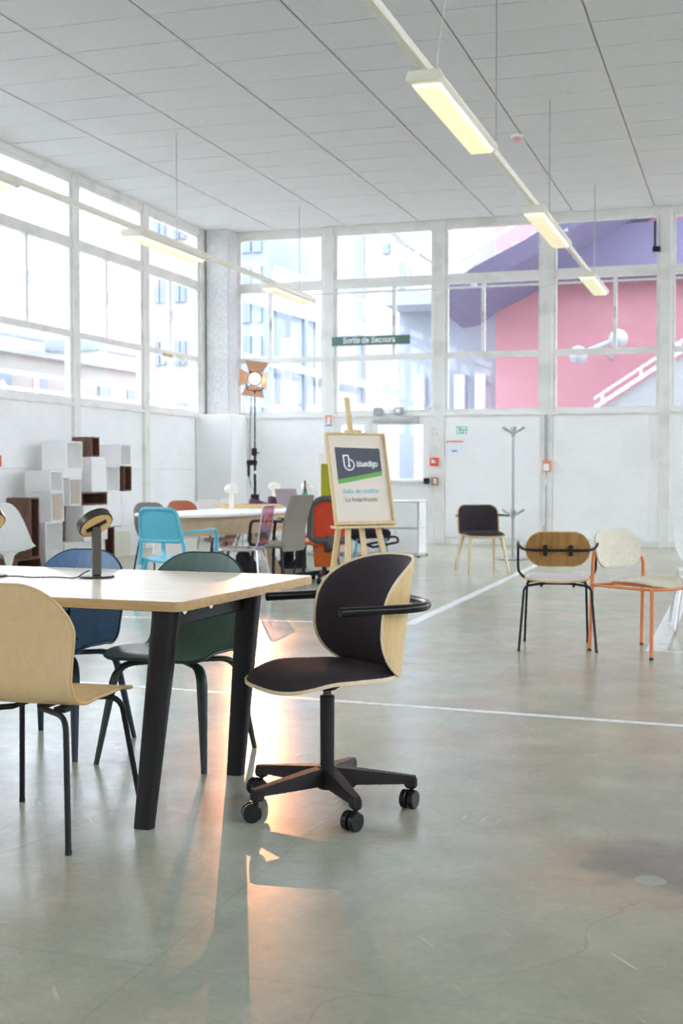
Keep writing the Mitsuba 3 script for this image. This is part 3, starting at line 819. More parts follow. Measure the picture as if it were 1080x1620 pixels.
put('cable_conduit', tube(fillet([(-5.42, YB - 0.03, 2.19), (-5.05, YB - 0.03, 2.20), (-4.935, YB - 0.03, 2.28), (-4.93, YB - 0.03, 3.0), (-4.93, YB - 0.03, 4.9)], 0.12), 0.012, 8), 'frame_paint', 30)
k = thing('alarm_box', 'orange and white alarm box on the post between the two flat doors', 'alarm', ROOM)
put('case', box(-3.115, -2.98, YB - 0.11, YB - 0.02, 1.19, 1.365, 0.008), 'salmon_plastic', False, k)
put('front_plate', join(box(-3.10, -3.015, YB - 0.114, YB - 0.108, 1.20, 1.31, 0.002), box(-3.09, -3.03, YB - 0.116, YB - 0.112, 1.26, 1.275)), 'bright_white', False, k)
k = thing('cable_trunking', 'grey vertical trunking down to the orange alarm box', 'conduit', ROOM)
put('trunking', box(-3.095, -3.045, YB - 0.055, YB - 0.02, 1.368, 2.10, 0.004), 'grey_metal', False, k)
put('cable', cyl([-3.07, YB - 0.03, 0.22], [-3.07, YB - 0.03, 1.186], 0.009, 8), 'grey_metal', 30, k)
put('joint', box(-3.09, -3.05, YB - 0.06, YB - 0.02, 0.98, 1.08, 0.005), 'white_paint', False, k)
put('tag', box(-3.115, -3.095, YB - 0.05, YB - 0.02, 0.20, 0.32, 0.004), 'pink_plastic', False, k)
k = thing('wall_notice', 'small red-framed notice on the left wall at the photo edge', 'notice', ROOM)
put('sheet', box(XL - 0.03, XL - 0.024, 13.45, 13.735, 1.25, 1.39), 'white_paper', False, k)
put('frame', join(box(XL - 0.03, XL - 0.02, 13.45, 13.735, 1.36, 1.39), box(XL - 0.03, XL - 0.02, 13.70, 13.735, 1.25, 1.39), box(XL - 0.03, XL - 0.02, 13.45, 13.735, 1.25, 1.262)), 'red_plastic', False, k)
k = thing('window_catch', 'small brass and white window catch on the left wall bay nearest the column', 'latch', ROOM)
put('body', box(XL + 0.0, XL + 0.05, 18.85, 18.98, 2.99, 3.12, 0.006), 'cream_plastic', False, k)
put('strip', box(XL + 0.0, XL + 0.02, 18.3, 18.6, 3.02, 3.07, 0.004), 'lamp_underside', False, k)
k = thing('window_opener', 'dark metal opening arm on the top light of the fourth back bay', 'latch', ROOM)
put('arm', box(-1.42, -1.39, 20.14, 20.2, 4.65, 5.05, 0.006), 'black_metal', False, k)
put('pivot', box(-1.44, -1.32, 20.12, 20.2, 4.58, 4.66, 0.006), 'black_metal', False, k)

# ---------------------------------------------------------------- swivel chair in the middle
def superpad(d):
    return lambda r: d * max(0.0, 1 - r ** 5) ** 0.5 + 0.002


def sm(a, b, x):
    t = min(max((x - a) / (b - a), 0), 1)
    return t * t * (3 - 2 * t)


def swivel_chair():
    k = thing('swivel_chair', 'black upholstered swivel chair with pale plywood shell and looping black armrest', 'chair', frame(-0.05, 4.42, 207))
    SH = 0.478

    def seat(x, y):
        return (x, y, SH - 0.034 * sm(0.07, 0.27, x) - 0.012 * (1 - (y / 0.25) ** 2) * (1 - sm(0.0, 0.2, x)) + 0.006 * sm(-0.1, -0.24, x))
    o = squircle(0.243, 0.25, 3.0, 72) + [0.026, 0]; o[:, 1] *= 1 - 0.05 * (o[:, 0] < 0)
    put('seat', sheet(o, seat, -0.006, 0.006, 12), 'birch_edge', 40, k, 'pale plywood seat shell')
    put('seat_pad', sheet(o * [0.982, 0.978], lambda a, b: np.array(seat(a, b)) + [0, 0, 0.006], 0.0, superpad(0.030), 14), 'dark_upholstery', 60, k, 'dark upholstered seat pad')
    R, xc = 0.262, 0.018

    def back(s, t, r=R):
        f = s / R
        lean = (t - 0.47) * 0.135
        return (xc - r * math.cos(f) - lean, r * math.sin(f), t)
    q = np.vstack([squircle(1, 1, 2.85, 80)[:40], squircle(1, 1, 3.3, 80)[40:]])
    outl = np.array([[0.345 * a * (1 - 0.17 * max(0, -b) ** 1.8 - 0.10 * max(0, b) ** 3), 0.673 + 0.211 * b] for a, b in q])
    put('backrest', sheet(outl, lambda s, t: back(s, t, R + 0.007), -0.0048, 0.0048, 12), 'birch_face', 40, k, 'pale plywood backrest shell')
    put('backrest_edge', tube([back(a, b, R + 0.007) for a, b in (outl - [0, 0.673]) * 1.001 + [0, 0.673]], 0.0052, 6, closed=True), 'birch_edge', 60, k + '__backrest')
    put('back_pad', sheet((outl - [0, 0.673]) * [0.988, 0.985] + [0, 0.673], lambda s, t: back(s, t, R + 0.002), 0.0, lambda r: 0.016 * max(0.0, 1 - r ** 8) ** 0.5 + 0.002, 14), 'dark_upholstery', 60, k, 'dark upholstered back pad')
    arm = [(0.10, 0.298, 0.722), (-0.16, 0.298, 0.722)]
    for a in np.linspace(20, 160, 13):
        arm.append((-0.13 - 0.20 * math.sin(math.radians(a)) ** 0.8, 0.298 * math.cos(math.radians(a)) * 1.0, 0.722))
    arm += [(-0.16, -0.298, 0.722), (0.10, -0.298, 0.722)]
    arm = np.array(arm)
    put('armrest', tube(fillet(arm, 0.05, 4), 0.0155, 14), 'gloss_black', 40, k, 'glossy black tubular armrest')
    put('mechanism', lathe([(0, 0.415), (0.03, 0.417), (0.055, 0.435), (0.085, 0.46), (0.088, 0.466), (0, 0.466)]), 'black_plastic', 40, k)
    put('gas_lift', lathe([(0, 0.37), (0.0145, 0.37), (0.0145, 0.425), (0, 0.425)], 20), 'dark_bronze', 40, k)
    put('column', lathe([(0, 0.085), (0.0245, 0.085), (0.0255, 0.395), (0.022, 0.398), (0, 0.398)], 24), 'black_plastic', 40, k)
    hub = lathe([(0, 0.068), (0.030, 0.068), (0.036, 0.076), (0.040, 0.125), (0.034, 0.148), (0, 0.150)], 24)
    put('hub', hub, 'black_plastic', 40, k)
    for i in range(5):
        a = math.radians(-206 + 72 * i)
        c, s_ = math.cos(a), math.sin(a)
        m = hull([(x, yy, z) for x, w, z0, z1 in ((0.02, 0.030, 0.085, 0.145), (0.10, 0.028, 0.088, 0.135), (0.27, 0.019, 0.085, 0.112), (0.315, 0.016, 0.085, 0.108)) for yy in (-w, w) for z in (z0,)] +
                 [(x, yy, z1) for x, w, z1 in ((0.02, 0.022, 0.147), (0.10, 0.021, 0.138), (0.27, 0.014, 0.114), (0.312, 0.012, 0.110)) for yy in (-w, w)])
        tip = box(0.272, 0.316, -0.0185, 0.0185, 0.068, 0.108, 0.008)
        leg = join(m, tip)
        leg.apply_transform(trimesh.transformations.rotation_matrix(a, [0, 0, 1]))
        nm = put('leg', leg, 'black_plastic', 30, k)
        px, py = 0.297 * c, 0.297 * s_
        w = math.radians((-30, -62, -58, -76, -42)[i] - 207)
        ax, ay = math.cos(w), math.sin(w)
        off = 0.018
        cx, cy = px + off * ay, py - off * ax
        wheels = []
        for d in (-0.0155, 0.0155):
            b0 = np.array([cx + ax * (d - 0.011), cy + ay * (d - 0.011), 0.0325]); b1 = np.array([cx + ax * (d + 0.011), cy + ay * (d + 0.011), 0.0325])
            t = (b1 - b0) / 0.022
            pts = [b0, b0 + t * 0.003, b1 - t * 0.003, b1]
            wheels.append(tube(pts, [0.029, 0.0325, 0.0325, 0.029], 24))
        wn = put('caster', join(*wheels), 'gloss_black', 30, k)
        put('fork', join(cyl([px, py, 0.05], [px, py, 0.075], 0.008, 10), bar([px, py, 0.056], [cx, cy, 0.046], 0.011, 0.02)), 'black_plastic', 30, wn)


swivel_chair()

# ---------------------------------------------------------------- front table
TA = math.degrees(math.atan2(0.366, -0.931)) - 180      # long side runs away to the left
ut, vt = np.array([-0.934, 0.356]), np.array([0.356, 0.934])
c0 = np.array([-0.5265, 4.12])                            # near right corner
TM = np.eye(4); TM[:2, 0], TM[:2, 1] = -ut, vt; TM[:3, 3] = [c0[0], c0[1], 0]
k = thing('table', 'long pale wood table with oak-coloured edge on black tapered legs', 'table', TM)
LT, WT, HT = 2.5, 1.16, 0.755
TH = 0.033
put('table_top', prism(rounded(-LT, 0, 0, WT, 0.035, 7), HT - TH, HT), 'ash_top', 30, k, 'pale wood table top')
put('edge_band', tube([(a, b, HT - TH / 2) for a, b in rounded(-LT - 0.0005, 0.0005, -0.0005, WT + 0.0005, 0.035, 7)], TH / 2 - 0.0006, 4, r2=0.0022, closed=True, up=[0, 0, 1]), 'oak_edge', 30, k, 'oak coloured edge')
for sx, X in ((1, -0.09), (-1, -LT + 0.09)):
    put('rail', box(X - 0.045 * sx, X - 0.005 * sx, 0.05, 0.74, 0.655, HT - TH, 0.006), 'black_metal', False, k)
    for yy in (0.20, 0.40):
        put('disc', cyl([X - 0.006 * sx, yy, 0.706], [X + 0.001 * sx, yy, 0.706], 0.015, 18), 'chrome', 30, k, 'small silver disc')
    for y0, y1, du in ((0.055, -0.006, 0.045), (0.70, 0.775, 0.085)):
        t, f = np.array([X + 0.01 * sx, y0, HT - TH]), np.array([X - du * sx, y1, 0.0])
        sec = []
        for P, w, d in ((t, 0.040, 0.046), (f, 0.026, 0.034)):
            for a in np.linspace(0, 2 * np.pi, 16, endpoint=False):
                sec.append(P + [d * np.sign(math.cos(a)) * abs(math.cos(a)) ** 0.7, w * np.sign(math.sin(a)) * abs(math.sin(a)) ** 0.7, 0])
        put('leg', hull(sec), 'black_metal', 30, k)
put('beam', box(-LT + 0.15, -0.13, 0.40, 0.46, 0.67, HT - TH, 0.004), 'black_metal', False, k)
def desk_lamp(x, y, label, turn=18):
    z0 = 0.756
    k = thing('desk_lamp', label, 'lamp', frame(x, y, turn, z0))
    put('base', lathe([(0, 0.0), (0.070, 0.0), (0.072, 0.004), (0.070, 0.008), (0, 0.009)], 36), 'dark_bronze', 40, k)
    put('stem', join(box(-0.017, 0.017, -0.022, 0.0, 0.008, 0.205, 0.004), box(-0.017, 0.017, 0.002, 0.022, 0.008, 0.20, 0.004)), 'dark_bronze', False, k)
    head = lathe([(0, 0.0), (0.066, 0.0), (0.073, 0.002), (0.0735, 0.03), (0.070, 0.034), (0, 0.034)], 44)
    n = np.array([-0.50, 0.44, 0.745]); n /= np.linalg.norm(n)
    n = frame(0, 0, -turn)[:3, :3] @ n
    x_ = np.cross([0, 1.0, 0.2], n); x_ /= np.linalg.norm(x_)
    M = np.eye(4); M[:3, 0], M[:3, 1], M[:3, 2], M[:3, 3] = x_, np.cross(n, x_), n, [0, 0.0, 0.208]
    head.apply_transform(M)
    put('lamp_shade', head, 'dark_bronze', 40, k)
    disc = lathe([(0, -0.0015), (0.067, -0.0015), (0.067, 0.001), (0, 0.001)], 44); disc.apply_transform(M)
    put('diffuser', disc, 'lamp_underside', 40, k, 'warm ochre lamp underside')
    slot = box(-0.045, 0.045, -0.014, 0.014, -0.003, 0.0, 0.001); slot.apply_transform(M)
    put('slot', slot, 'black_plastic', False, k)
    return k


desk_lamp(-0.9875, 5.09, 'bronze disc-headed desk lamp standing on the pale wood table')
desk_lamp(-1.433, 5.13, 'bronze disc-headed desk lamp cut by the left edge of the photo')
k = thing('lamp_cable', 'thin cable lying on the table between the two desk lamps', 'cable')
put('lamp_cable', join(tube(fillet([(-1.012, 5.07, 0.785), (-1.035, 5.05, 0.775), (-1.055, 5.04, 0.7585), (-1.08, 5.035, 0.7582), (-1.16, 5.08, 0.7582), (-1.25, 5.06, 0.7582), (-1.30, 5.12, 0.7582), (-1.37, 5.13, 0.7582)], 0.03), 0.0022, 6)), 'black_plastic', 30)
k = thing('plug_cable', 'black cable with a plug hanging under the table edge in front of the blue chair', 'cable')
PX, PY = -1.02, 4.66
put('cable', tube(fillet([(PX, PY, 0.7215), (PX - 0.015, PY, 0.68), (PX + 0.005, PY, 0.61), (PX + 0.045, PY, 0.56)], 0.03), 0.0035, 8), 'black_plastic', 30, k)
put('plug', hull([(PX + a, PY + b, 0.625 + c) for a, b, c in ((-0.012, -0.01, 0.045), (0.012, 0.01, 0.045), (-0.008, 0, -0.03), (0.008, 0.005, -0.03), (-0.012, 0.01, 0.03), (0.012, -0.01, 0.03))]), 'black_plastic', 30, k)
put('coil', tube([(PX - 0.004 + 0.02 * math.cos(a), PY, 0.665 + 0.022 * math.sin(a)) for a in np.linspace(0, 6.28, 16)[:-1]], 0.004, 6, closed=True), 'black_plastic', 30, k)


# ---------------------------------------------------------------- bent plywood shell chairs at the front table
def shell_mesh(w_seat=0.46, w_waist=0.39, w_back=0.45, top=0.83, th=0.011):
    at, L = profile([(0.235, 0.432), (0.19, 0.447), (-0.175, 0.432), (-0.275, top)], [0, 0.06, 0.09, 0])
    seat_len = 0.40

    def width(s):
        f = s / L
        return np.interp(f, [0, 0.10, 0.30, 0.47, 0.60, 0.8, 1], [w_seat * 0.97, w_seat, w_seat * 0.985, w_waist + 0.03, w_waist + 0.02, w_back, w_back * 0.96])

    def fn(s, t):
        x, z = at(s)
        f = s / L
        wr = 0.05 * sm(0.55, 0.85, f)
        return (x + wr * (t / 0.22) ** 2 * 0.6, t, z + 0.012 * (t / 0.22) ** 2 * sm(0.0, 0.2, f) * (1 - sm(0.35, 0.5, f)))
    o = rounded(0, L, -0.5, 0.5, 0.001, 2)
    SS = np.concatenate([0.06 * (1 - np.cos(np.linspace(0, np.pi / 2, 9)[:-1])), np.linspace(0.06, L - 0.165, 24), L - 0.165 + 0.165 * np.sin(np.linspace(0, np.pi / 2, 20)[1:])])
    K = len(SS)
    right = []
    for s in SS:
        w = width(s) / 2
        r1 = 0.06; r2 = 0.165
        if s < r1: w -= r1 - math.sqrt(max(r1 ** 2 - (r1 - s) ** 2, 0))
        if s > L - r2:
            w = min(w, width(s) / 2 - r2 + math.sqrt(max(r2 ** 2 - (s - L + r2) ** 2, 0)) * 1.0)
        right.append((s, w))
    right = np.array(right)
    # grid of points: along the profile and across
    V, Fc, nx = [], [], 15
    e = 1e-4
    for sgn_ in (1, -1):
        for s, w in right:
            for j in range(nx):
                t = w * (2 * j / (nx - 1) - 1)
                P = np.array(fn(s, t)); n = np.cross(np.array(fn(s + e, t)) - P, np.array(fn(s, t + e)) - P); n /= np.linalg.norm(n) + 1e-12
                V.append(P + n * sgn_ * th / 2)
    M = K * nx
    for i in range(K - 1):
        for j in range(nx - 1):
            a = i * nx + j
            Fc += [(a, a + nx, a + nx + 1), (a, a + nx + 1, a + 1), (M + a, M + a + nx + 1, M + a + nx), (M + a, M + a + 1, M + a + nx + 1)]
    rim = [j for j in range(nx)] + [i * nx + nx - 1 for i in range(1, K)] + [(K - 1) * nx + j for j in range(nx - 2, -1, -1)] + [i * nx for i in range(K - 2, 0, -1)]
    for a, b in zip(rim, rim[1:] + rim[:1]):
        Fc += [(a, b, M + b), (a, M + b, M + a)]
    mesh = trimesh.Trimesh(np.array(V), np.array(Fc), process=False)
    edge = np.array([(np.array(V[a]) + np.array(V[M + a])) / 2 for a in rim])
    return mesh, edge


SHELL, RIM = shell_mesh()


def shell_chair(x, y, deg, label, body, edge, legm, kind, group=None):
    k = thing('shell_chair', label, 'chair', frame(x, y, deg), group)
    put('shell', SHELL, body, 45, k)
    put('edge', tube(RIM, 0.0062, 6, closed=True), edge, 60, k + '__shell')
    if kind == 'tube':
        for sx in (1, -1):
            for sy in (1, -1):
                x1 = 0.19 * sx - 0.01
                p = fillet([(x1 * 0.55, 0.05 * sy, 0.418), (x1, 0.19 * sy, 0.412), (x1 + 0.07 * sx, 0.235 * sy, 0.0)], 0.05, 8)
                n = put('leg', tube(p, 0.0095, 10), legm, 40, k)
                put('foot', lathe([(0, 0), (0.0105, 0), (0.0105, 0.012), (0, 0.012)], 12).apply_translation(p[-1]), 'rubber', 30, n)
        put('under_frame', join(cyl([-0.11, 0.05, 0.418], [0.11, 0.05, 0.418], 0.009, 8), cyl([-0.11, -0.05, 0.418], [0.11, -0.05, 0.418], 0.009, 8), box(-0.15, -0.10, -0.16, -0.12, 0.414, 0.43), box(-0.15, -0.10, 0.12, 0.16, 0.414, 0.43)), legm, 30, k)
    else:
        for sx in (1, -1):
            for sy in (1, -1):
                x1, y1 = 0.165 * sx - 0.01, 0.19 * sy
                p = fillet([(0.03 * sx - 0.01, 0.05 * sy, 0.400), (x1, y1, 0.397), (x1 + 0.085 * sx, y1 + 0.05 * sy, 0.0)], 0.075, 9)
                m = len(p)
                put('leg', tube(p, np.interp(np.arange(m), [0, 3, 9, m - 1], [0.011, 0.013, 0.016, 0.0105]), 10, r2=np.interp(np.arange(m), [0, 3, 9, m - 1], [0.020, 0.022, 0.022, 0.012])), legm, 45, k)
        put('under_frame', box(-0.07, 0.05, -0.10, 0.10, 0.395, 0.427, 0.006), legm, False, k)
    return k


shell_chair(-0.99, 4.19, math.degrees(math.atan2(0.958, 0.285)), 'natural birch shell chair with thin black tube legs, seen from behind', 'maple_shell', 'birch_face', 'black_metal', 'tube')
shell_chair(-1.235, 5.43, math.degrees(math.atan2(-0.945, -0.33)), 'dark blue wooden chair tucked under the far side of the table', 'blue_stain', 'blue_leg', 'blue_leg', 'wood')
shell_chair(-0.685, 5.22, math.degrees(math.atan2(-0.945, -0.33)), 'dark green wooden chair tucked under the far side of the table', 'green_stain', 'green_leg', 'green_leg', 'wood')


# ---------------------------------------------------------------- chairs in the open floor on the right
def pill_armchair():
    k = thing('armchair', 'armchair with oval wooden back, black tube frame and grey seat, seen from behind', 'chair', frame(1.455, 8.52, math.degrees(math.atan2(0.5, 0.075))))
    o = rounded(-0.208, 0.208, -0.112, 0.112, 0.111, 12)

    def back(s, t):
        return (-0.245 + 0.9 * s * s - 0.10 * t, s, 0.675 + t)
    put('backrest', sheet(o, back, -0.005, 0.005, 8), 'oak_back', 40, k, 'oval brown wooden backrest')
    put('back_pad', sheet(o * 0.95, lambda s, t: np.array(back(s, t)) + [0.005, 0, 0], 0.0, superpad(0.02), 8), 'grey_upholstery', 60, k)
    rim = np.array([back(a, b) for a, b in o])
    put('backrest_edge', tube(rim, 0.0055, 6, closed=True), 'birch_face', 60, k + '__backrest')
    arm = fillet([(-0.262, 0, 0.668), (-0.255, 0.17, 0.668), (-0.21, 0.235, 0.672), (-0.15, 0.262, 0.705), (0.10, 0.262, 0.705), (0.125, 0.262, 0.50), (0.115, 0.215, 0.452), (0.09, 0.16, 0.445)], [0, 0.06, 0.04, 0.03, 0.035, 0.05, 0.03, 0])
    arm = np.vstack([(arm * [1, -1, 1])[::-1][:-1], arm])
    put('armrest', tube(arm, 0.0085, 10), 'black_metal', 40, k, 'black tubular armrest')
    for sy in (-1, 1):
        put('bracket', box(-0.272, -0.243, 0.083 * sy - 0.014, 0.083 * sy + 0.014, 0.632, 0.702, 0.006), 'black_metal', False, k)

    def seat(s, t):
        return (s, t, 0.452 + 0.020 * (t / 0.21) ** 2 * (1 if s < 0.1 else 0.8) - 0.02 * sm(0.1, 0.22, s))
    so = rounded(-0.19, 0.225, -0.215, 0.215, 0.09, 8)
    put('seat', sheet(so, seat, -0.006, 0.006, 8), 'birch_face', 40, k, 'plywood seat shell')
    put('seat_pad', sheet(so * 0.95, lambda a, b: np.array(seat(a, b)) + [0, 0, 0.006], 0.0, superpad(0.028), 10), 'grey_upholstery', 60, k, 'pale grey seat pad')
    for x, dx in ((-0.16, -0.09), (0.16, 0.09)):
        put('cross_bar', tube(fillet([(x, -0.20, 0.425), (x * 0.9, -0.1, 0.441), (x * 0.9, 0.1, 0.441), (x, 0.20, 0.425)], 0.05), 0.0085, 8), 'black_metal', 40, k)
        for sy in (-1, 1):
            w = 0.252 if x < 0 else 0.216
            p = fillet([(x, 0.18 * sy, 0.430), (x * 1.02, 0.218 * sy if x < 0 else 0.20 * sy, 0.42), (x + dx, w * sy, 0.0)], 0.035, 7)
            nm = put('leg', tube(p, 0.0085, 10), 'black_metal', 40, k)
            put('foot', lathe([(0, 0), (0.0098, 0), (0.0098, 0.01), (0, 0.01)], 12).apply_translation(p[-1]), 'rubber', 30, nm)
            put('stud', box(x * 0.9 - 0.01, x * 0.9 + 0.01, 0.105 * sy - 0.008, 0.105 * sy + 0.008, 0.415, 0.45, 0.003), 'black_metal', False, k)


pill_armchair()


def speckled_chair():
    A, B, C = np.array([1.656, 8.31]), np.array([2.044, 8.648]), np.array([1.957, 7.89])
    D = C + (B - A)
    ctr = (A + B + C + D) / 4
    fd = ((C + D) - (A + B)) / 2; fd /= np.linalg.norm(fd)
    k = thing('side_chair', 'speckled cream chair with orange tube legs at the right edge', 'chair', frame(ctr[0], ctr[1], math.degrees(math.atan2(fd[1], fd[0]))))
    # local: x forward, y left; rear feet (-0.26, +-0.256), front feet (0.26, +-0.256)
    o = rounded(-0.215, 0.215, -0.125, 0.12, [0.105, 0.105, 0.09, 0.09], 10)

    def back(s, t):
        return (-0.285 + 0.75 * s * s - 0.22 * t, s, 0.675 + t)
    put('backrest', sheet(o, back, -0.006, 0.006, 10), 'speckled_shell', 40, k, 'speckled cream backrest')

    def seat(s, t):
        return (s, t, 0.462 + 0.012 * sm(0.05, 0.0, s) * 0 + 0.018 * (t / 0.22) ** 2 - 0.012 * sm(0.12, 0.24, s))
    put('seat', sheet(rounded(-0.185, 0.25, -0.225, 0.225, [0.07, 0.07, 0.12, 0.12], 8), seat, -0.006, 0.006, 8), 'speckled_shell', 40, k, 'speckled cream seat')
    for sy in (-1, 1):
        p = fillet([(-0.262, 0.255 * sy, 0.0), (-0.245, 0.245 * sy, 0.60), (-0.282, 0.20 * sy, 0.665), (-0.300, 0.12 * sy, 0.67)], 0.05, 7)
        nm = put('leg', tube(p, 0.0125, 12), 'orange_paint', 40, k)
        put('foot', lathe([(0, -0.001), (0.0128, -0.001), (0.0128, 0.014), (0, 0.014)], 12).apply_translation([-0.262, 0.255 * sy, 0.001]), 'rubber', 30, nm)
        nm = put('leg', tube([(0.262, 0.256 * sy, 0.0), (0.245, 0.235 * sy, 0.44)], 0.0125, 12), 'orange_paint', 40, k)
        put('foot', lathe([(0, -0.001), (0.0128, -0.001), (0.0128, 0.014), (0, 0.014)], 12).apply_translation([0.262, 0.256 * sy, 0.001]), 'rubber', 30, nm)
    put('seat_ring', tube(fillet([(-0.250, 0.248, 0.435), (0.245, 0.235, 0.436), (0.27, 0.0, 0.436), (0.245, -0.235, 0.436), (-0.250, -0.248, 0.435), (-0.21, 0, 0.436)], [0.02, 0.12, 0.1, 0.12, 0.02, 0.1], 6, closed=True), 0.0095, 10, closed=True), 'orange_paint', 40, k)
    put('seat_bracket', join(box(-0.2, 0.24, -0.12, -0.10, 0.437, 0.456), box(-0.2, 0.24, 0.10, 0.12, 0.437, 0.456)), 'orange_paint', False, k)


speckled_chair()


def upholstered_chair():
    k = thing('upholstered_chair', 'black upholstered chair on pale wooden legs beside the coat stand', 'chair', frame(1.67, 15.0, -79))
    o = rounded(-0.255, 0.255, -0.19, 0.175, [0.11, 0.11, 0.05, 0.05], 10)

    def back(s, t):
        return (-0.24 + 1.35 * s * s - 0.16 * t, s, 0.625 + t - 0.01 * (1 - (s / 0.25) ** 2) * sm(0, 0.17, t))
    put('backrest', sheet(o, back, -0.012, -0.001, 8), 'birch_face', 40, k, 'plywood backrest shell')
    put('back_pad', sheet(o * [0.955, 0.96], back, 0.0, superpad(0.02), 8), 'dark_upholstery', 60, k, 'black back pad')

    def seat(s, t):
        return (s, t, 0.447 - 0.02 * sm(0.1, 0.26, s))
    so = squircle(0.24, 0.26, 3.2, 56)
    put('seat', sheet(so, seat, -0.010, 0.002, 8), 'birch_face', 40, k, 'plywood seat shell')
    put('seat_pad', sheet(so * 0.955, seat, 0.002, superpad(0.035), 8), 'dark_upholstery', 60, k, 'black seat pad')
    put('armrest', tube(fillet([(0.06, 0.305, 0.665), (-0.12, 0.305, 0.665), (-0.29, 0.15, 0.665), (-0.29, -0.15, 0.665), (-0.12, -0.305, 0.665), (0.06, -0.305, 0.665)], 0.13, 8), 0.013, 10), 'gloss_black', 40, k, 'black tubular armrest')
    for sx, fx in ((1, 0.27), (-1, -0.30)):
        for sy in (-1, 1):
            put('leg', taper((0.15 * sx, 0.19 * sy, 0.438), (fx, 0.245 * sy, 0.0), 0.040, 0.034, 0.024, 0.022), 'birch_edge', 25, k, 'pale wooden leg')
    put('under_frame', box(-0.16, 0.16, -0.18, 0.18, 0.41, 0.438, 0.006), 'birch_edge', False, k)


upholstered_chair()

k = thing('coat_stand', 'slim grey metal coat stand beside the black upholstered chair', 'coat stand', frame(2.318, 17.08, 10))
put('base', lathe([(0, 0), (0.215, 0), (0.22, 0.012), (0.20, 0.026), (0.03, 0.034), (0, 0.034)], 40), 'grey_metal', 40, k)
put('pole', lathe([(0, 0.03), (0.021, 0.03), (0.019, 0.7), (0.017, 1.70), (0, 1.70)], 16), 'grey_metal', 40, k)
for z, n_, r in ((1.69, 6, 0.16), (0.58, 6, 0.16)):
    for i in range(n_):
        a = 2 * math.pi * i / n_ + 0.3
        c, s_ = math.cos(a), math.sin(a)
        put('hook', tube(fillet([(0.015 * c, 0.015 * s_, z), (0.07 * c, 0.07 * s_, z + 0.045), (r * c, r * s_, z + 0.10), (r * 0.97 * c - 0.02 * s_, r * 0.97 * s_ + 0.02 * c, z + 0.085), (0.06 * c - 0.02 * s_, 0.06 * s_ + 0.02 * c, z + 0.035)], 0.02, 5), 0.008, 8), 'grey_metal', 40, k)
    put('collar', lathe([(0, z - 0.03), (0.026, z - 0.03), (0.03, z + 0.02), (0, z + 0.025)], 18), 'grey_metal', 40, k)

# chair cut by the right edge: white perforated shell on a chrome sled base
k = thing('sled_chair', 'white perforated chair on a chrome sled base cut by the right photo edge', 'chair', frame(2.72, 9.35, -100))
o = rounded(-0.23, 0.23, -0.20, 0.19, [0.10, 0.10, 0.16, 0.16], 8)
put('backrest', sheet(o, lambda s, t: (-0.24 + 0.7 * s * s - 0.15 * t, s * (1.0 + 0.55 * t), 0.66 + t), -0.004, 0.004, 8), 'white_plastic', 40, k)
put('seat', sheet(rounded(-0.22, 0.23, -0.215, 0.215, 0.08, 8), lambda s, t: (s, t, 0.455), -0.006, 0.006, 6), 'white_plastic', 40, k)
for sy in (-1, 1):
    put('sled_frame', tube(fillet([(-0.2, 0.17 * sy, 0.445), (0.2, 0.20 * sy, 0.44), (0.26, 0.26 * sy, 0.012), (-0.28, 0.26 * sy, 0.012), (-0.2, 0.20 * sy, 0.44)], 0.03, 6), 0.0115, 10), 'chrome', 40, k)
holes = [cyl([-0.2385 + 0.7 * y_ * y_ - 0.15 * t, y_, 0.66 + t], [-0.232 + 0.7 * y_ * y_ - 0.15 * t, y_, 0.66 + t], 0.006, 8) for y_ in np.linspace(-0.15, 0.15, 9) for t in np.linspace(-0.12, 0.12, 7)]
put('perforation', join(*holes), 'warm_grey_plastic', False, k)
labels[scene_last()] = {'label': 'rows of small holes', 'kind': 'stuff'}

# ---------------------------------------------------------------- easel with the framed sign
k = thing('easel', 'pale wooden easel holding the framed welcome sign behind the swivel chair', 'easel', frame(0.178, 9.725, 29))
LEAN = 0.165 / 0.70


def lp(x, z, d=0.0):
    return np.array([x, (z - 0.775) * LEAN + d, z])


for sx in (-1, 1):
    put('leg', bar(lp(0.235 * sx, 0.0, 0.03), lp(0.045 * sx, 1.40, 0.03), 0.042, 0.022, (0, -1, 0.2)), 'pine', False, k)
put('mast', bar(lp(0.0, 0.30, 0.052), lp(0.0, 1.765, 0.052), 0.040, 0.02, (0, -1, 0.2)), 'pine', False, k)
put('rear_leg', bar(lp(0, 1.42, 0.075), (0.0, 0.62, 0.0), 0.042, 0.022, (0, 1, 0.3)), 'pine', False, k)
put('shelf', hull([lp(x, z, d) for x in (-0.27, 0.27) for z in (0.752, 0.770) for d in (-0.035, 0.06)]), 'pine', False, k)
put('top_clip', hull([lp(x, z, d) for x in (-0.055, 0.055) for z in (1.482, 1.51) for d in (-0.03, 0.06)]), 'pine', False, k)
put('crossbar', bar(lp(-0.19, 0.35, 0.045), lp(0.19, 0.35, 0.045), 0.012, 0.035), 'pine', False, k)
k = thing('framed_sign', 'framed meeting room sign with a slate and green logo panel on the easel', 'sign', FRAMES[k])
BW, Z0, Z1 = 0.262, 0.772, 1.480


def on_board(m):
    """From board coordinates (x right, y up from the lower edge, z towards the viewer) onto the leaning board."""
    t = math.atan(LEAN)
    M = np.eye(4)
    M[:3, 0], M[:3, 1], M[:3, 2] = [1, 0, 0], [0, math.sin(t), math.cos(t)], [0, -math.cos(t), math.sin(t)]
    M[:3, 3] = lp(0, Z0)
    m = m.copy(); m.apply_transform(M); return m


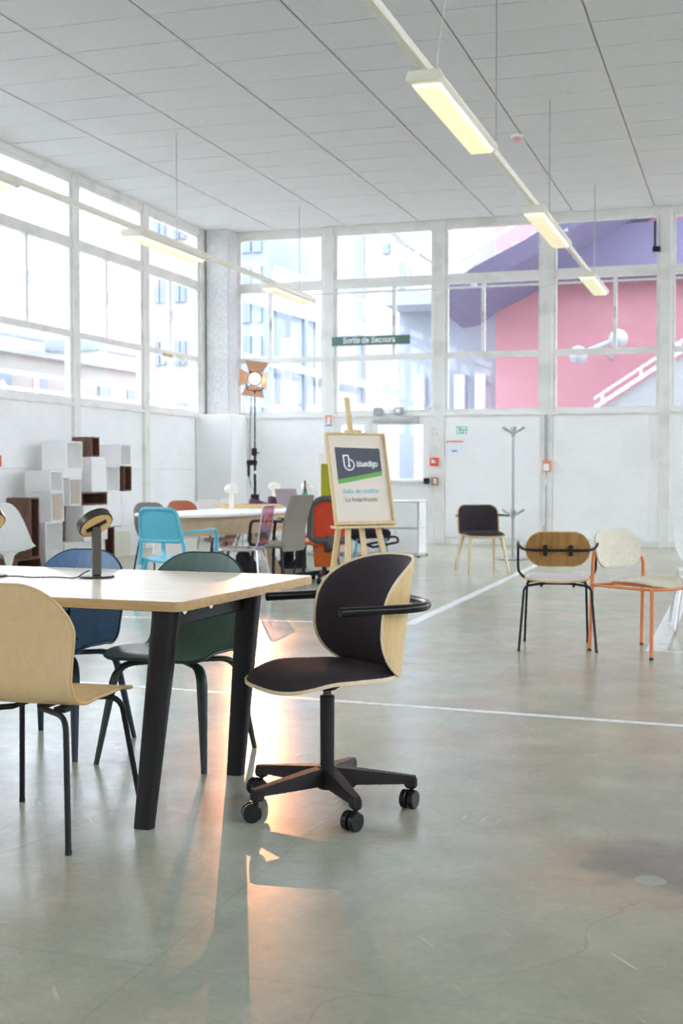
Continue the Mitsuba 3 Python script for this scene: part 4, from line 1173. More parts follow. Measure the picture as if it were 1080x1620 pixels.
HB = (Z1 - Z0) / math.cos(math.atan(LEAN))
put('frame', on_board(join(box(-BW, -BW + 0.014, 0, HB, -0.008, 0.032, 0.002), box(BW - 0.014, BW, 0, HB, -0.008, 0.032, 0.002), box(-BW, BW, 0, 0.026, -0.008, 0.032, 0.002), box(-BW, BW, HB - 0.014, HB, -0.008, 0.032, 0.002))), 'pine', False, k, 'ochre wooden frame')
put('sheet', on_board(box(-BW + 0.01, BW - 0.01, 0.01, HB - 0.01, -0.006, 0.006)), 'paper', False, k, 'cream sheet')


def plate(pts, z0, z1):
    return on_board(hull([(x, yy, z) for x, yy in pts for z in (z0, z1)]))


W2 = 2 * BW


def fx(u): return -BW + u * W2
def fy(v): return HB * (1 - v)


put('slate_field', plate([(fx(0.135), fy(0.155)), (fx(0.895), fy(0.165)), (fx(0.895), fy(0.415)), (fx(0.135), fy(0.505))], 0.006, 0.008), 'slate_print', False, k)
put('green_stripe', plate([(fx(0.135), fy(0.505)), (fx(0.895), fy(0.415)), (fx(0.895), fy(0.463)), (fx(0.135), fy(0.555))], 0.006, 0.008), 'green_print', False, k)
lg = []
cx, cy, r = fx(0.345), fy(0.345), 0.043
lg.append(tube([(cx + r * math.cos(a), cy + r * math.sin(a), 0.009) for a in np.linspace(math.radians(-170), math.radians(95), 24)], 0.006, 6, r2=0.006))
lg.append(bar((cx - r, cy - 0.006, 0.009), (cx - r, cy + 0.078, 0.009), 0.011, 0.004)); lg.append(bar((cx - r - 0.005, cy + 0.073, 0.009), (cx + 0.005, cy + 0.073, 0.009), 0.011, 0.004))
lg.append(bar((cx, cy + 0.078, 0.009), (cx, cy - 0.012, 0.009), 0.011, 0.004)); lg.append(cyl([cx, cy - 0.01, 0.008], [cx, cy - 0.01, 0.011], 0.012, 16))
put('logo', on_board(join(*lg)), 'bright_white', 30, k, 'white line logo')
put('lettering', on_board(text('bluedigo', 0.044, 0.185, 0.002, True).apply_translation([fx(0.655), fy(0.365), 0.008])), 'bright_white', False, k, 'white name lettering')
put('lettering', on_board(text('Salle de réunion', 0.034, 0.315, 0.002, True).apply_translation([fx(0.50), fy(0.655), 0.006])), 'sky_print', False, k, 'light blue lettering')
put('lettering', on_board(text('La boardroom', 0.034, 0.285, 0.002, True).apply_translation([fx(0.49), fy(0.745), 0.006])), 'grey_print', False, k, 'grey lettering')

# ---------------------------------------------------------------- film light in the corner
SP = np.array([-1.255, 18.35, 2.53])
TG = np.array([-0.42, 5.0, 0.1])
k = thing('film_light', 'warm film spotlight with copper barn doors on a tall black stand', 'lamp', frame(SP[0], SP[1], 0))
d_ = (TG - SP) / np.linalg.norm(TG - SP)
x_ = np.cross(d_, [0, 0, 1]); x_ /= np.linalg.norm(x_); y_ = np.cross(x_, d_)
HM = np.eye(4); HM[:3, 0], HM[:3, 1], HM[:3, 2], HM[:3, 3] = x_, y_, d_, [0, 0, SP[2]]


def hm(m):
    m = m.copy(); m.apply_transform(HM); return m


put('housing', hm(join(lathe([(0, -0.26), (0.09, -0.26), (0.105, -0.22), (0.105, -0.012), (0.093, 0.0), (0.088, -0.004), (0.088, -0.03), (0, -0.035)], 28), box(-0.09, 0.09, 0.09, 0.11, -0.2, -0.05, 0.01))), 'black_plastic', 30, k)
def cone(r):
    return hm(hull([(q * math.cos(t), q * math.sin(t), z) for q, z in r for t in np.linspace(0, 2 * np.pi, 28, endpoint=False)]))


put('lens', cone(((0.05, -0.012), (0.087, -0.022), (0.087, -0.026))), 'lamp_white', 30, k, emitter={'type': 'area', 'radiance': {'type': 'rgb', 'value': [0.16, 0.095, 0.055]}})
put('bulb', cone(((0.030, -0.003), (0.034, -0.006), (0.034, -0.010))), 'lamp_white', 30, k, emitter={'type': 'area', 'radiance': {'type': 'rgb', 'value': [1.2, 0.75, 0.42]}})
mat('copper_door', (0.72, 0.42, 0.27), 0.5, metal=0.4)
for i, (w, l) in enumerate(((0.10, 0.17), (0.075, 0.15), (0.10, 0.16), (0.075, 0.13))):
    a = i * math.pi / 2
    op = (0.42, 0.62, 0.42, 0.95)[i]
    P = [(-w, 0.105, 0.005), (w, 0.105, 0.005), (w * 1.75, 0.105 + l * math.cos(op), l * math.sin(op)), (-w * 1.75, 0.105 + l * math.cos(op), l * math.sin(op))]
    m = hull([np.array(p) + [0, 0, dz] for p in P for dz in (0, 0.003)])
    m.apply_transform(trimesh.transformations.rotation_matrix(-a + 0.12, [0, 0, 1]))
    put('barn_door', hm(m), 'copper_door', False, k, 'copper coloured barn door')
put('yoke', join(tube(fillet([HM[:3, 0] * 0.12 + [0, 0, SP[2]], HM[:3, 0] * 0.12 + [0, 0, SP[2] - 0.17], -HM[:3, 0] * 0.12 + [0, 0, SP[2] - 0.17], -HM[:3, 0] * 0.12 + [0, 0, SP[2]]], 0.05), 0.008, 8) , cyl([0, 0, SP[2] - 0.22], [0, 0, SP[2] - 0.16], 0.014, 10)), 'black_metal', 30, k)
put('pole', join(cyl([0, 0, 1.35], [0, 0, SP[2] - 0.18], 0.010, 10), cyl([0, 0, 0.35], [0, 0, 1.45], 0.019, 12)), 'black_metal', 30, k)
put('clamp', join(box(-0.05, 0.03, -0.03, 0.03, 1.42, 1.53, 0.008), box(-0.12, 0.03, -0.03, 0.03, 1.28, 1.36, 0.008), box(-0.11, -0.07, -0.02, 0.02, 1.12, 1.30, 0.006), cyl([0.02, 0, 1.46], [0.08, 0, 1.46], 0.008, 8), box(-0.06, 0.06, -0.05, 0.05, 0.77, 0.86, 0.01)), 'black_plastic', 30, k)
put('tape', lathe([(0.0195, 1.16), (0.0205, 1.16), (0.0205, 1.20), (0.0195, 1.20)], 14), 'bright_white', 30, k, 'white tape band')
for a in (0.4, 2.5, 4.6):
    c, s_ = math.cos(a), math.sin(a)
    put('leg', cyl([0.02 * c, 0.02 * s_, 0.80], [0.42 * c, 0.42 * s_, 0.012], 0.011, 8), 'black_metal', 30, k)
    put('strut', cyl([0.02 * c, 0.02 * s_, 0.38], [0.22 * c, 0.22 * s_, 0.41], 0.007, 8), 'black_metal', 30, k)
put('cord', tube(fillet([(-0.05, 0, 2.3), (-0.07, 0, 1.8), (-0.075, 0, 1.34), (-0.10, 0, 1.15), (-0.06, 0, 1.0), (-0.055, 0, 0.95)], 0.05), 0.006, 6), 'black_plastic', 30, k)
put('plug', hull([(-0.055 + a, b, 0.90 + c) for a, b, c in ((-0.03, 0, 0.05), (0.03, 0, -0.05), (0.0, 0.015, -0.05), (-0.02, -0.015, 0.04), (0.02, 0.01, -0.03))]), 'bright_white', 30, k)
q0 = SP + d_ * 0.02
scene['film_light_beam'] = {'type': 'spot', 'to_world': T().look_at(origin=q0.tolist(), target=TG.tolist(), up=[0, 0, 1]), 'intensity': {'type': 'rgb', 'value': [2.1, 0.84, 0.34]}, 'cutoff_angle': 7.6, 'beam_width': 6.2}

# ---------------------------------------------------------------- shelf of stacked cubes along the left wall
def cube(y0, y1, z0, z1, m, label, xf=-8.30, depth=0.36, door=False, book=None):
    k = thing('storage_cube', label, 'shelf cube', ROOM, 'modular storage cubes stacked along the left wall')
    t = 0.018; x0 = xf - depth
    g = 0.002
    y0 += g; y1 -= g; z1 -= 0.001
    put('body', join(box(x0, xf, y0, y0 + t, z0, z1), box(x0, xf, y1 - t, y1, z0, z1), box(x0, xf, y0 + t, y1 - t, z0, z0 + t), box(x0, xf, y0 + t, y1 - t, z1 - t, z1), box(x0, x0 + 0.012, y0 + t, y1 - t, z0 + t, z1 - t)), m, False, k)
    if door:
        put('door', box(xf - 0.017, xf + 0.002, y0 + 0.003, y1 - 0.003, z0 + 0.003, z1 - 0.003, 0.002), m, False, k)
    if book:
        b = thing('book', book, 'book', ROOM)
        put(b, box(x0 + 0.05, x0 + 0.29, y0 + t + 0.012, y0 + t + 0.045, z0 + t + 0.001, z0 + t + min(0.24, (z1 - z0) * 0.72)), 'yellow_paper', False)
    return k


W_, D_ = 'bright_white', 'walnut'
cube(14.33, 14.74, 1.215, 1.58, W_, 'large white open cube, highest of the white ones on the left of the shelf')
cube(14.985, 15.20, 1.385, 1.65, D_, 'small walnut cube on the very top of the shelf', depth=0.30)
cube(15.78, 16.11, 1.27, 1.57, W_, 'white open cube at the top right of the shelf')
cube(14.97, 15.368, 0.915, 1.384, W_, 'tall closed white cube under the small walnut top cube', door=True)
cube(15.37, 15.765, 0.915, 1.268, W_, 'white open cube right of the tall closed one in the upper shelf')
cube(15.90, 16.125, 0.915, 1.268, D_, 'narrow walnut cube at the right end of the shelf under the top white one')
cube(13.93, 14.25, 0.932, 1.20, W_, 'white open cube at the upper left of the shelf')
cube(14.255, 14.72, 1.105, 1.213, W_, 'flat white box under the large white cube', door=True)
cube(14.40, 14.70, 0.745, 1.103, W_, 'white open cube with a yellow book, middle of the shelf', book='thin yellow book in the middle white cube')
cube(14.71, 15.40, 0.742, 0.913, D_, 'low wide walnut compartment in the middle of the shelf')
cube(15.405, 15.81, 0.435, 0.913, W_, 'closed white cube right of the low wide walnut compartment', door=True)
cube(15.815, 16.30, 0.425, 0.913, W_, 'closed white cube at the right end of the shelf, middle height', door=True)
cube(13.95, 14.262, 0.555, 0.930, W_, 'white open cube with a yellow book, left side of the shelf', book='thin yellow book in the left white cube')
cube(13.81, 14.22, 0.18, 0.553, W_, 'white open cube low on the left side of the shelf')
cube(13.47, 13.67, 0.135, 0.87, D_, 'tall narrow walnut cabinet at the left end of the shelf', depth=0.34)
cube(13.16, 13.70, 0.0, 0.133, D_, 'flat walnut plinth box under the tall walnut cabinet')
cube(14.69, 15.335, 0.275, 0.740, W_, 'wide closed white cabinet under the low walnut compartment', xf=-8.26, depth=0.40, door=True)
cube(15.34, 15.60, 0.0, 0.433, D_, 'walnut cube on the floor under the closed white ones')
cube(15.605, 16.30, 0.352, 0.423, W_, 'flat white box on the pale floor cubes at the right end', door=True)
cube(15.605, 16.05, 0.0, 0.350, 'cream_plastic', 'cream cube on the floor at the right end of the shelf', door=True)
cube(16.055, 16.35, 0.0, 0.350, W_, 'white cube on the floor at the far right end of the shelf', door=True)
cube(14.285, 14.67, 0.275, 0.740, D_, 'walnut cabinet set back between the white cubes', xf=-8.52, depth=0.30, door=True)
cube(13.81, 14.22, 0.0, 0.178, W_, 'flat white cube on the floor under the left open cubes', door=True)
cube(14.27, 15.335, 0.0, 0.273, W_, 'long white base cabinet under the middle of the shelf', door=True)

# ---------------------------------------------------------------- meeting table beyond and what stands round it
poly = np.array([(-2.14, 13.25), (-2.02, 13.0), (-1.6, 12.88), (-1.2, 13.05), (-0.9, 13.6), (-0.62, 14.5), (-0.45, 15.6), (-0.42, 16.6), (-0.52, 17.5), (-0.75, 17.65), (-1.0, 17.55), (-1.22, 16.6), (-1.5, 15.4), (-1.86, 14.2)])
from scipy.interpolate import splprep, splev
tck, _ = splprep(np.vstack([poly, poly[:1]]).T, s=0.02, per=True)
POLY = np.array(splev(np.linspace(0, 1, 72, endpoint=False), tck)).T
cen = POLY.mean(0)
k = thing('meeting_table', 'long boat-shaped white meeting table with a wooden apron', 'table')
put('table_top', prism(POLY, 0.718, 0.742), 'bright_white', 30, k, 'white table top')
ap = cen + (POLY - cen) * 0.90
ai = cen + (POLY - cen) * 0.87
from shapely.geometry import Polygon as Pg
ring = trimesh.creation.extrude_polygon(Pg(ap, [ai[::-1]]), 0.20, engine='earcut'); ring.apply_translation([0, 0, 0.518])
put('apron', ring, 'pale_wood', 30, k, 'wooden apron under the top')
for (x0, y0), (x1, y1), (x2, y2) in (((-1.10, 14.05), (-1.26, 13.95), (-0.78, 14.2)), ((-0.92, 16.7), (-1.1, 16.6), (-0.62, 16.8))):
    put('leg', taper((x0 - 0.06, y0, 0.718), (x1 - 0.12, y1, 0), 0.13, 0.05, 0.10, 0.045, (0, 1, 0)), 'pale_wood', False, k)
    put('leg', taper((x0 + 0.10, y0 + 0.02, 0.718), (x2 + 0.08, y2, 0), 0.13, 0.05, 0.10, 0.045, (0, 1, 0)), 'pale_wood', False, k)
pan = hull([(x, yy, z) for x, yy in ((-1.98, 13.32), (-1.50, 13.12)) for z in (0.30, 0.717)] + [(x - 0.02, yy + 0.05, z) for x, yy in ((-1.98, 13.32), (-1.50, 13.12)) for z in (0.30, 0.717)])
put('end_panel', join(pan, box(-1.9, -1.6, 13.3, 13.55, 0.0, 0.34, 0.02)), 'white_plastic', False, k, 'white end panel')


def mushroom(x, y, z, label, h=0.30):
    k = thing('table_lamp', label, 'lamp', frame(x, y, 0, z))
    put('stem', lathe([(0, 0), (0.030, 0), (0.034, 0.006), (0.028, 0.012), (0.026, h * 0.7), (0, h * 0.7)], 20), 'lamp_white', 40, k)
    put('lamp_shade', lathe([(0, h * 0.64), (0.055, h * 0.64), (0.076, h * 0.68), (0.083, h * 0.76), (0.078, h * 0.87), (0.055, h * 0.965), (0, h)], 28), 'lamp_white', 40, k)


mushroom(-1.298, 14.92, 0.743, 'leftmost of the three white mushroom lamps on the meeting table')
mushroom(-0.915, 17.2, 0.743, 'middle white mushroom lamp on the meeting table, next to the box')
mushroom(-0.475, 17.25, 0.743, 'rightmost white mushroom lamp, behind the taupe chair')
k = thing('tray', 'low pale wooden tray lying on the meeting table by the first lamp', 'tray', frame(-1.12, 15.4, 17, 0.743))
put('tray', join(box(-0.36, 0.36, -0.22, 0.22, 0, 0.012), box(-0.36, 0.36, -0.22, -0.205, 0, 0.045, 0.003), box(-0.36, 0.36, 0.205, 0.22, 0, 0.045, 0.003), box(-0.36, -0.345, -0.22, 0.22, 0, 0.045, 0.003), box(0.345, 0.36, -0.22, 0.22, 0, 0.045, 0.003)), 'pine', False)
k = thing('box', 'reddish brown flat box on the meeting table under the shoes', 'box', frame(-0.72, 16.15, 12, 0.743))
put('box', box(-0.22, 0.14, -0.14, 0.14, 0, 0.035, 0.004), 'brown_card', False)


def shoe(x, y, z, deg, label):
    k = thing('shoe', label, 'shoe', frame(x, y, deg, z), 'shoes on the meeting table')
    P = []
    for t, w, h0, h1 in ((-0.135, 0.030, 0.012, 0.085), (-0.10, 0.038, 0.012, 0.098), (-0.04, 0.036, 0.012, 0.085), (0.03, 0.042, 0.012, 0.06), (0.09, 0.044, 0.012, 0.042), (0.135, 0.028, 0.012, 0.028)):
        P.append((t, w, h0, h1))
    ms = []
    for a, b in zip(P, P[1:]):
        ms.append(hull([(q[0], sg * q[1] * f, z_) for q in (a, b) for sg in (-1, 1) for z_, f in ((q[2], 1), (q[3] * 0.6, 1.0), (q[3], 0.55))]))
    put('upper', join(*ms), 'purple_fabric', 30, k)
    put('sole', prism([(t + 0.004 * 0, w * 1.06) for t, w, _, _ in P] + [(t, -w * 1.06) for t, w, _, _ in P[::-1]], 0.0, 0.016), 'charcoal_plastic', False, k)
    put('lace', join(*[bar((x_, -0.018, h_), (x_, 0.018, h_), 0.006, 0.004) for x_, h_ in ((-0.03, 0.084), (-0.008, 0.076), (0.014, 0.067))]), 'black_fabric', False, k)


shoe(-1.06, 16.35, 0.743, 20, 'dark purple shoe lying on the table beside the tray')
shoe(-0.80, 16.08, 0.779, 15, 'dark purple shoe on the flat brown box, nearer the tray')
shoe(-0.64, 16.3, 0.779, 30, 'dark purple shoe on the flat brown box, farther from the tray')
k = thing('laptop', 'open laptop with a mauve lid on the meeting table', 'laptop', frame(-0.62, 15.85, -62, 0.743))
put('base', box(-0.10, 0.12, -0.15, 0.15, 0, 0.016, 0.004), 'mauve_metal', False, k)
put('screen', bar((-0.10, 0, 0.014), (-0.20, 0, 0.225), 0.30, 0.008, (1, 0, 0.4)), 'mauve_metal', False, k)
k = thing('phone', 'black phone lying on the meeting table beside the laptop', 'phone', frame(-0.83, 15.9, 40, 0.743))
put('phone', box(-0.07, 0.07, -0.035, 0.035, 0, 0.009, 0.003), 'gloss_black', False)
k = thing('bottle', 'slim green bottle with a dark neck behind the taupe chair', 'bottle', frame(-0.38, 16.2, 0, 0.0))
bz = 0.743
scene.pop('bottle', None)
FRAMES[k] = frame(-0.47, 16.3, 0, bz)
put('body', lathe([(0, 0), (0.036, 0), (0.038, 0.01), (0.038, 0.15), (0.03, 0.18), (0, 0.18)], 24), 'bottle_green', 40, k)
put('neck', lathe([(0, 0.18), (0.028, 0.18), (0.014, 0.25), (0.012, 0.30), (0.016, 0.30), (0.016, 0.325), (0, 0.325)], 20), 'charcoal_plastic', 40, k)


# side chairs with a simple bent shell on four legs
AT2, L2 = profile([(0.22, 0.445), (0.17, 0.455), (-0.16, 0.44), (-0.26, 0.83)], [0, 0.06, 0.09, 0])


def plain_chair(x, y, deg, label, body, legm, w=0.43, group=None):
    k = thing('side_chair', label, 'chair', frame(x, y, deg), group)
    o = rounded(-0.0, L2, -w / 2, w / 2, [0.13, 0.06, 0.06, 0.13], 8)

    def fn(s, t):
        a, b = AT2(s)
        f = 1 - 0.10 * math.exp(-((s / L2 - 0.52) / 0.1) ** 2)
        return (a + 0.5 * t * t * sm(0.5, 0.9, s / L2) * 1.6, t * f, b)
    put('shell', sheet(o, fn, -0.006, 0.006, 12), body, 50, k)
    for sx in (1, -1):
        for sy in (1, -1):
            put('leg', tube(fillet([(0.10 * sx, 0.06 * sy, 0.425), (0.16 * sx, 0.16 * sy, 0.425), (0.23 * sx, 0.21 * sy, 0.0)], 0.03, 5), 0.010, 8), legm, 40, k)
    put('under_frame', box(-0.12, 0.10, -0.08, 0.08, 0.41, 0.436, 0.005), legm, False, k)
    return k


plain_chair(-2.08, 14.42, -50, 'dark grey chair at the left end of the meeting table behind the turquoise chair', 'warm_grey_plastic', 'black_metal')
plain_chair(-1.83, 15.4, -50, 'rust orange chair on the far side of the meeting table', 'rust_plastic', 'black_metal')
plain_chair(-1.58, 16.15, -50, 'white chair on the far side of the meeting table, next to the orange one', 'white_plastic', 'grey_metal')
plain_chair(-1.36, 16.9, -50, 'white chair on the far side of the meeting table, behind the first lamp', 'white_plastic', 'grey_metal')
k = thing('stool', 'pink-seated stool with dark red legs pushed under the meeting table', 'stool', frame(-1.33, 13.75, 15))
put('seat', lathe([(0, 0.43), (0.16, 0.43), (0.175, 0.445), (0.16, 0.462), (0, 0.458)], 32), 'pink_plastic', 40, k)
for a in (0.6, 2.2, 3.7, 5.3):
    put('leg', cyl([0.10 * math.cos(a), 0.10 * math.sin(a), 0.432], [0.19 * math.cos(a), 0.19 * math.sin(a), 0], 0.011, 8), 'wine_paint', 30, k)
plain_chair(-0.28, 14.75, 168, 'dark red chair half hidden between the taupe chair and the orange one', 'red_plastic', 'black_metal')


# turquoise armchair, seen from behind
def turquoise():
    k = thing('armchair', 'turquoise plastic armchair with a rounded open back in front of the meeting table', 'chair', frame(-1.40, 10.85, 62))
    M = 'cyan_plastic'

    def bk(t, z):                     # back plane: leans backwards
        return (-0.225 - 0.20 * (z - 0.45) + 0.35 * t * t, t * (1.0 + 0.75 * (0.86 - z)), z)
    put('backrest', sheet(rounded(-0.165, 0.165, 0.615, 0.855, [0.05, 0.05, 0.035, 0.035], 8), bk, -0.006, 0.008, 8), M, 40, k)
    fr = [bk(t, z) for t, z in rounded(-0.182, 0.182, 0.60, 0.872, [0.06, 0.06, 0.04, 0.04], 8)]
    put('back_frame', tube(np.array(fr), 0.017, 10, closed=True), M, 50, k)
    for sy in (-1, 1):
        put('back_post', tube(np.array([bk(0.178 * sy, 0.62), bk(0.182 * sy, 0.55), (-0.235, 0.230 * sy, 0.46), (-0.25, 0.232 * sy, 0.40)]), [0.017, 0.018, 0.020, 0.020], 10), M, 50, k)
    put('seat', sheet(squircle(0.235, 0.235, 3.2, 48), lambda s, t: (s, t, 0.455 - 0.025 * (1 - (t / 0.24) ** 2) * (1 - sm(0.05, 0.2, s)) - 0.015 * sm(0.12, 0.24, s)), -0.018, 0.0, 10), M, 50, k)
    for sy in (-1, 1):
        arm = fillet([(-0.245, 0.19 * sy, 0.665), (-0.05, 0.262 * sy, 0.685), (0.16, 0.285 * sy, 0.690), (0.165, 0.275 * sy, 0.48), (0.10, 0.23 * sy, 0.435), (0.0, 0.20 * sy, 0.435)], [0, 0.1, 0.05, 0.06, 0.05, 0], 6)
        put('armrest', tube(arm, 0.013, 10, r2=0.021), M, 50, k)
        put('leg', taper((0.16, 0.20 * sy, 0.445), (0.235, 0.235 * sy, 0.0), 0.045, 0.04, 0.028, 0.026), M, 30, k)
        put('leg', taper((-0.20, 0.20 * sy, 0.445), (-0.30, 0.235 * sy, 0.0), 0.045, 0.04, 0.028, 0.026), M, 30, k)


turquoise()


# clear acrylic chair on chrome legs
def acrylic():
    k = thing('acrylic_chair', 'see-through acrylic chair on chrome legs before the meeting table', 'chair', frame(-0.93, 12.25, 168))
    at, L = profile([(0.22, 0.448), (-0.17, 0.440), (-0.235, 0.86)], [0, 0.07, 0])

    def fn(s, t):
        a, b = at(s)
        return (a, t, b)
    o = rounded(0, L, -0.21, 0.21, [0.03, 0.05, 0.05, 0.03], 6)
    g = sheet(o, fn, -0.004, 0.004, 10)
    scene[k + '__shell'] = mikit.ply(g.apply_transform(FRAMES[k]), 'mat_clear_acrylic', smooth=40)
    labels[k + '__shell'] = {'label': 'transparent acrylic shell'}
    rg = np.array([fn(L - 0.17 + 0.085 * math.cos(a), 0.085 * math.sin(a)) for a in np.linspace(0, 2 * np.pi, 25)[:-1]])
    put('ring', tube(rg, 0.003, 6, closed=True), 'white_plastic', 40, k, 'pale moulded ring on the back')
    put('seat_rim', tube(np.array([fn(s, t) for s, t in rounded(0.0, 0.36, -0.212, 0.212, 0.05, 6)]) - [0, 0, 0.012], 0.007, 8, closed=True), 'chrome', 40, k)
    put('edge', tube(np.array([fn(s, t) for s, t in o]), 0.006, 6, closed=True), 'pale_lilac', 50, k + '__shell')
    for sx in (1, -1):
        for sy in (1, -1):
            put('leg', tube([(0.15 * sx, 0.16 * sy, 0.435), (0.20 * sx, 0.20 * sy, 0.012)], 0.009, 10), 'chrome', 40, k)
    put('floor_ring', tube(fillet([(0.20, 0.20, 0.012), (-0.20, 0.20, 0.012), (-0.20, -0.20, 0.012), (0.20, -0.20, 0.012)], 0.06, 6, closed=True), 0.011, 10, closed=True), 'chrome', 40, k)


acrylic()


# taupe high-backed chair
def taupe():
    k = thing('high_back_chair', 'taupe high-backed chair with black arms and legs at the meeting table', 'chair', frame(-0.66, 13.05, 152))

    def bk(t, z):
        c = z - 0.62
        return (-0.205 - 0.05 * (z - 0.38) - 0.42 * max(0.0, z - 0.56) ** 1.6 + 0.5 * t * t, t * (1 + 0.12 * (z - 0.4)), z)
    put('backrest', sheet(rounded(-0.215, 0.215, 0.375, 0.945, [0.025, 0.025, 0.02, 0.02], 5), bk, -0.012, 0.012, 12), 'taupe_leather', 40, k, 'tall taupe back')
    put('seat', box(-0.21, 0.23, -0.22, 0.22, 0.405, 0.46, 0.02), 'taupe_leather', False, k)
    for sy in (-1, 1):
        put('armrest', tube(fillet([(-0.20, 0.245 * sy, 0.685), (0.17, 0.245 * sy, 0.685), (0.20, 0.245 * sy, 0.45), (0.12, 0.2 * sy, 0.42)], 0.05, 6), 0.016, 10), 'black_metal', 40, k, 'black tubular armrest')
        put('arm_trim', bar((-0.19, 0.245 * sy, 0.702), (-0.02, 0.245 * sy, 0.702), 0.02, 0.005), 'chrome', False, k)
        put('leg', bar((0.17, 0.205 * sy, 0.41), (0.19, 0.22 * sy, 0.0), 0.026, 0.026), 'black_metal', False, k)
        put('leg', bar((-0.17, 0.205 * sy, 0.41), (-0.20, 0.22 * sy, 0.0), 0.026, 0.026), 'black_metal', False, k)
    put('under_frame', join(bar((-0.18, -0.205, 0.40), (-0.18, 0.205, 0.40), 0.025, 0.025), bar((0.17, -0.205, 0.40), (0.17, 0.205, 0.40), 0.025, 0.025)), 'black_metal', False, k)


taupe()


# orange mesh task chair
def star_base(k, zc, m, r=0.30, rot=20):
    put('column', lathe([(0, 0.07), (0.026, 0.07), (0.026, zc), (0, zc)], 16), m, 30, k)
    for i in range(5):
        a = math.radians(rot + 72 * i); c, s_ = math.cos(a), math.sin(a)
        n = put('leg', taper((0.02 * c, 0.02 * s_, 0.10), (r * c, r * s_, 0.078), 0.055, 0.05, 0.034, 0.03), m, False, k)
        put('caster', cyl([r * c - 0.022 * s_, r * s_ + 0.022 * c, 0.03], [r * c + 0.022 * s_, r * s_ - 0.022 * c, 0.03], 0.03, 16), 'gloss_black', 30, n)
        put('fork', cyl([r * c, r * s_, 0.055], [r * c, r * s_, 0.08], 0.008, 8), m, 30, n)


def mesh_chair():
    k = thing('task_chair', 'orange mesh task chair with a dark frame beside the easel', 'chair', frame(-0.185, 13.62, 106))

    def bk(t, z):
        return (-0.23 - 0.16 * (z - 0.5) - 0.30 * (z - 0.68) ** 2 + 0.9 * t * t, t, z)
    o = rounded(-0.21, 0.21, 0.46, 0.90, [0.13, 0.13, 0.07, 0.07], 8)
    put('back_mesh', sheet(o * [0.9, 1] * [1, 0.92] + [0, 0.054], bk, -0.003, 0.003, 8), 'orange_mesh', 40, k, 'orange mesh back')
    put('back_frame', tube(np.array([bk(t, z) for t, z in o]), 0.028, 8, r2=0.036, closed=True), 'charcoal_plastic', 50, k)
    put('spine', join(tube(fillet([bk(0, 0.50), (-0.27, 0, 0.42), (-0.16, 0, 0.34), (0.0, 0, 0.34)], 0.08, 6), 0.03, 8, r2=0.05)), 'charcoal_plastic', 40, k)
    put('seat', box(-0.22, 0.24, -0.235, 0.235, 0.405, 0.465, 0.025), 'orange_seat', False, k, 'orange seat')
    put('side_shell', hull([(x, yy, z) for x, z in ((-0.2, 0.40), (0.05, 0.40), (-0.05, 0.16)) for yy in (-0.12, 0.12)]), 'orange_seat', False, k)
    star_base(k, 0.34, 'black_plastic', 0.30, 10)


mesh_chair()

k = thing('cantilever_chair', 'black chair with a looped arm and turquoise legs behind the easel', 'chair', frame(0.30, 14.3, -170))
put('seat', box(-0.22, 0.23, -0.23, 0.23, 0.44, 0.54, 0.03), 'black_fabric', False, k)
put('backrest', sheet(rounded(-0.2, 0.2, 0.55, 0.74, 0.05, 6), lambda t, z: (0.24 + 0.1 * (z - 0.5), t, z), -0.015, 0.015, 6), 'black_fabric', 40, k)
for sy in (-1, 1):
    put('armrest', tube(fillet([(0.2, 0.25 * sy, 0.45), (-0.28, 0.25 * sy, 0.46), (-0.30, 0.25 * sy, 0.40), (0.0, 0.25 * sy, 0.34), (0.15, 0.22 * sy, 0.43)], 0.05, 6), 0.013, 8), 'black_metal', 40, k)
    for sx in (-1, 1):
        put('leg', cyl([0.16 * sx, 0.18 * sy, 0.44], [0.22 * sx, 0.22 * sy, 0.0], 0.013, 8), 'teal_paint', 30, k, 'turquoise leg')
k = thing('pouch', 'small magenta pouch on the black chair behind the easel', 'pouch', frame(0.40, 14.2, 15, 0.541))
mat('magenta_cloth', (0.45, 0.05, 0.32), 0.6)
put('pouch', hull([(x * f, yy * f, z) for x in (-0.06, 0.06) for yy in (-0.05, 0.05) for z, f in ((0, 0.9), (0.03, 1.0), (0.055, 0.6))]), 'magenta_cloth', 30)


# black boots and a bag on the floor under the meeting table
def boot(x, y, deg, label):
    k = thing('boot', label, 'boot', frame(x, y, deg), 'black boots under the meeting table')
    ms = [hull([(a, s_ * w, z) for a, w, z in ((-0.055, 0.04, 0.02), (0.05, 0.042, 0.02), (-0.05, 0.045, 0.26), (0.045, 0.045, 0.27), (-0.06, 0.04, 0.10), (0.06, 0.04, 0.10)) for s_ in (-1, 1)]),
          hull([(a, s_ * w, z) for a, w, z in ((0.0, 0.042, 0.02), (0.20, 0.03, 0.02), (0.19, 0.028, 0.05), (0.12, 0.036, 0.075), (0.03, 0.04, 0.12)) for s_ in (-1, 1)])]
    put('upper', join(*ms), 'black_fabric', 30, k)
    put('sole', prism([(-0.065, -0.04), (0.06, -0.045), (0.15, -0.045), (0.21, -0.02), (0.21, 0.02), (0.15, 0.045), (0.06, 0.045), (-0.065, 0.04)], 0.0, 0.025), 'rubber', False, k)


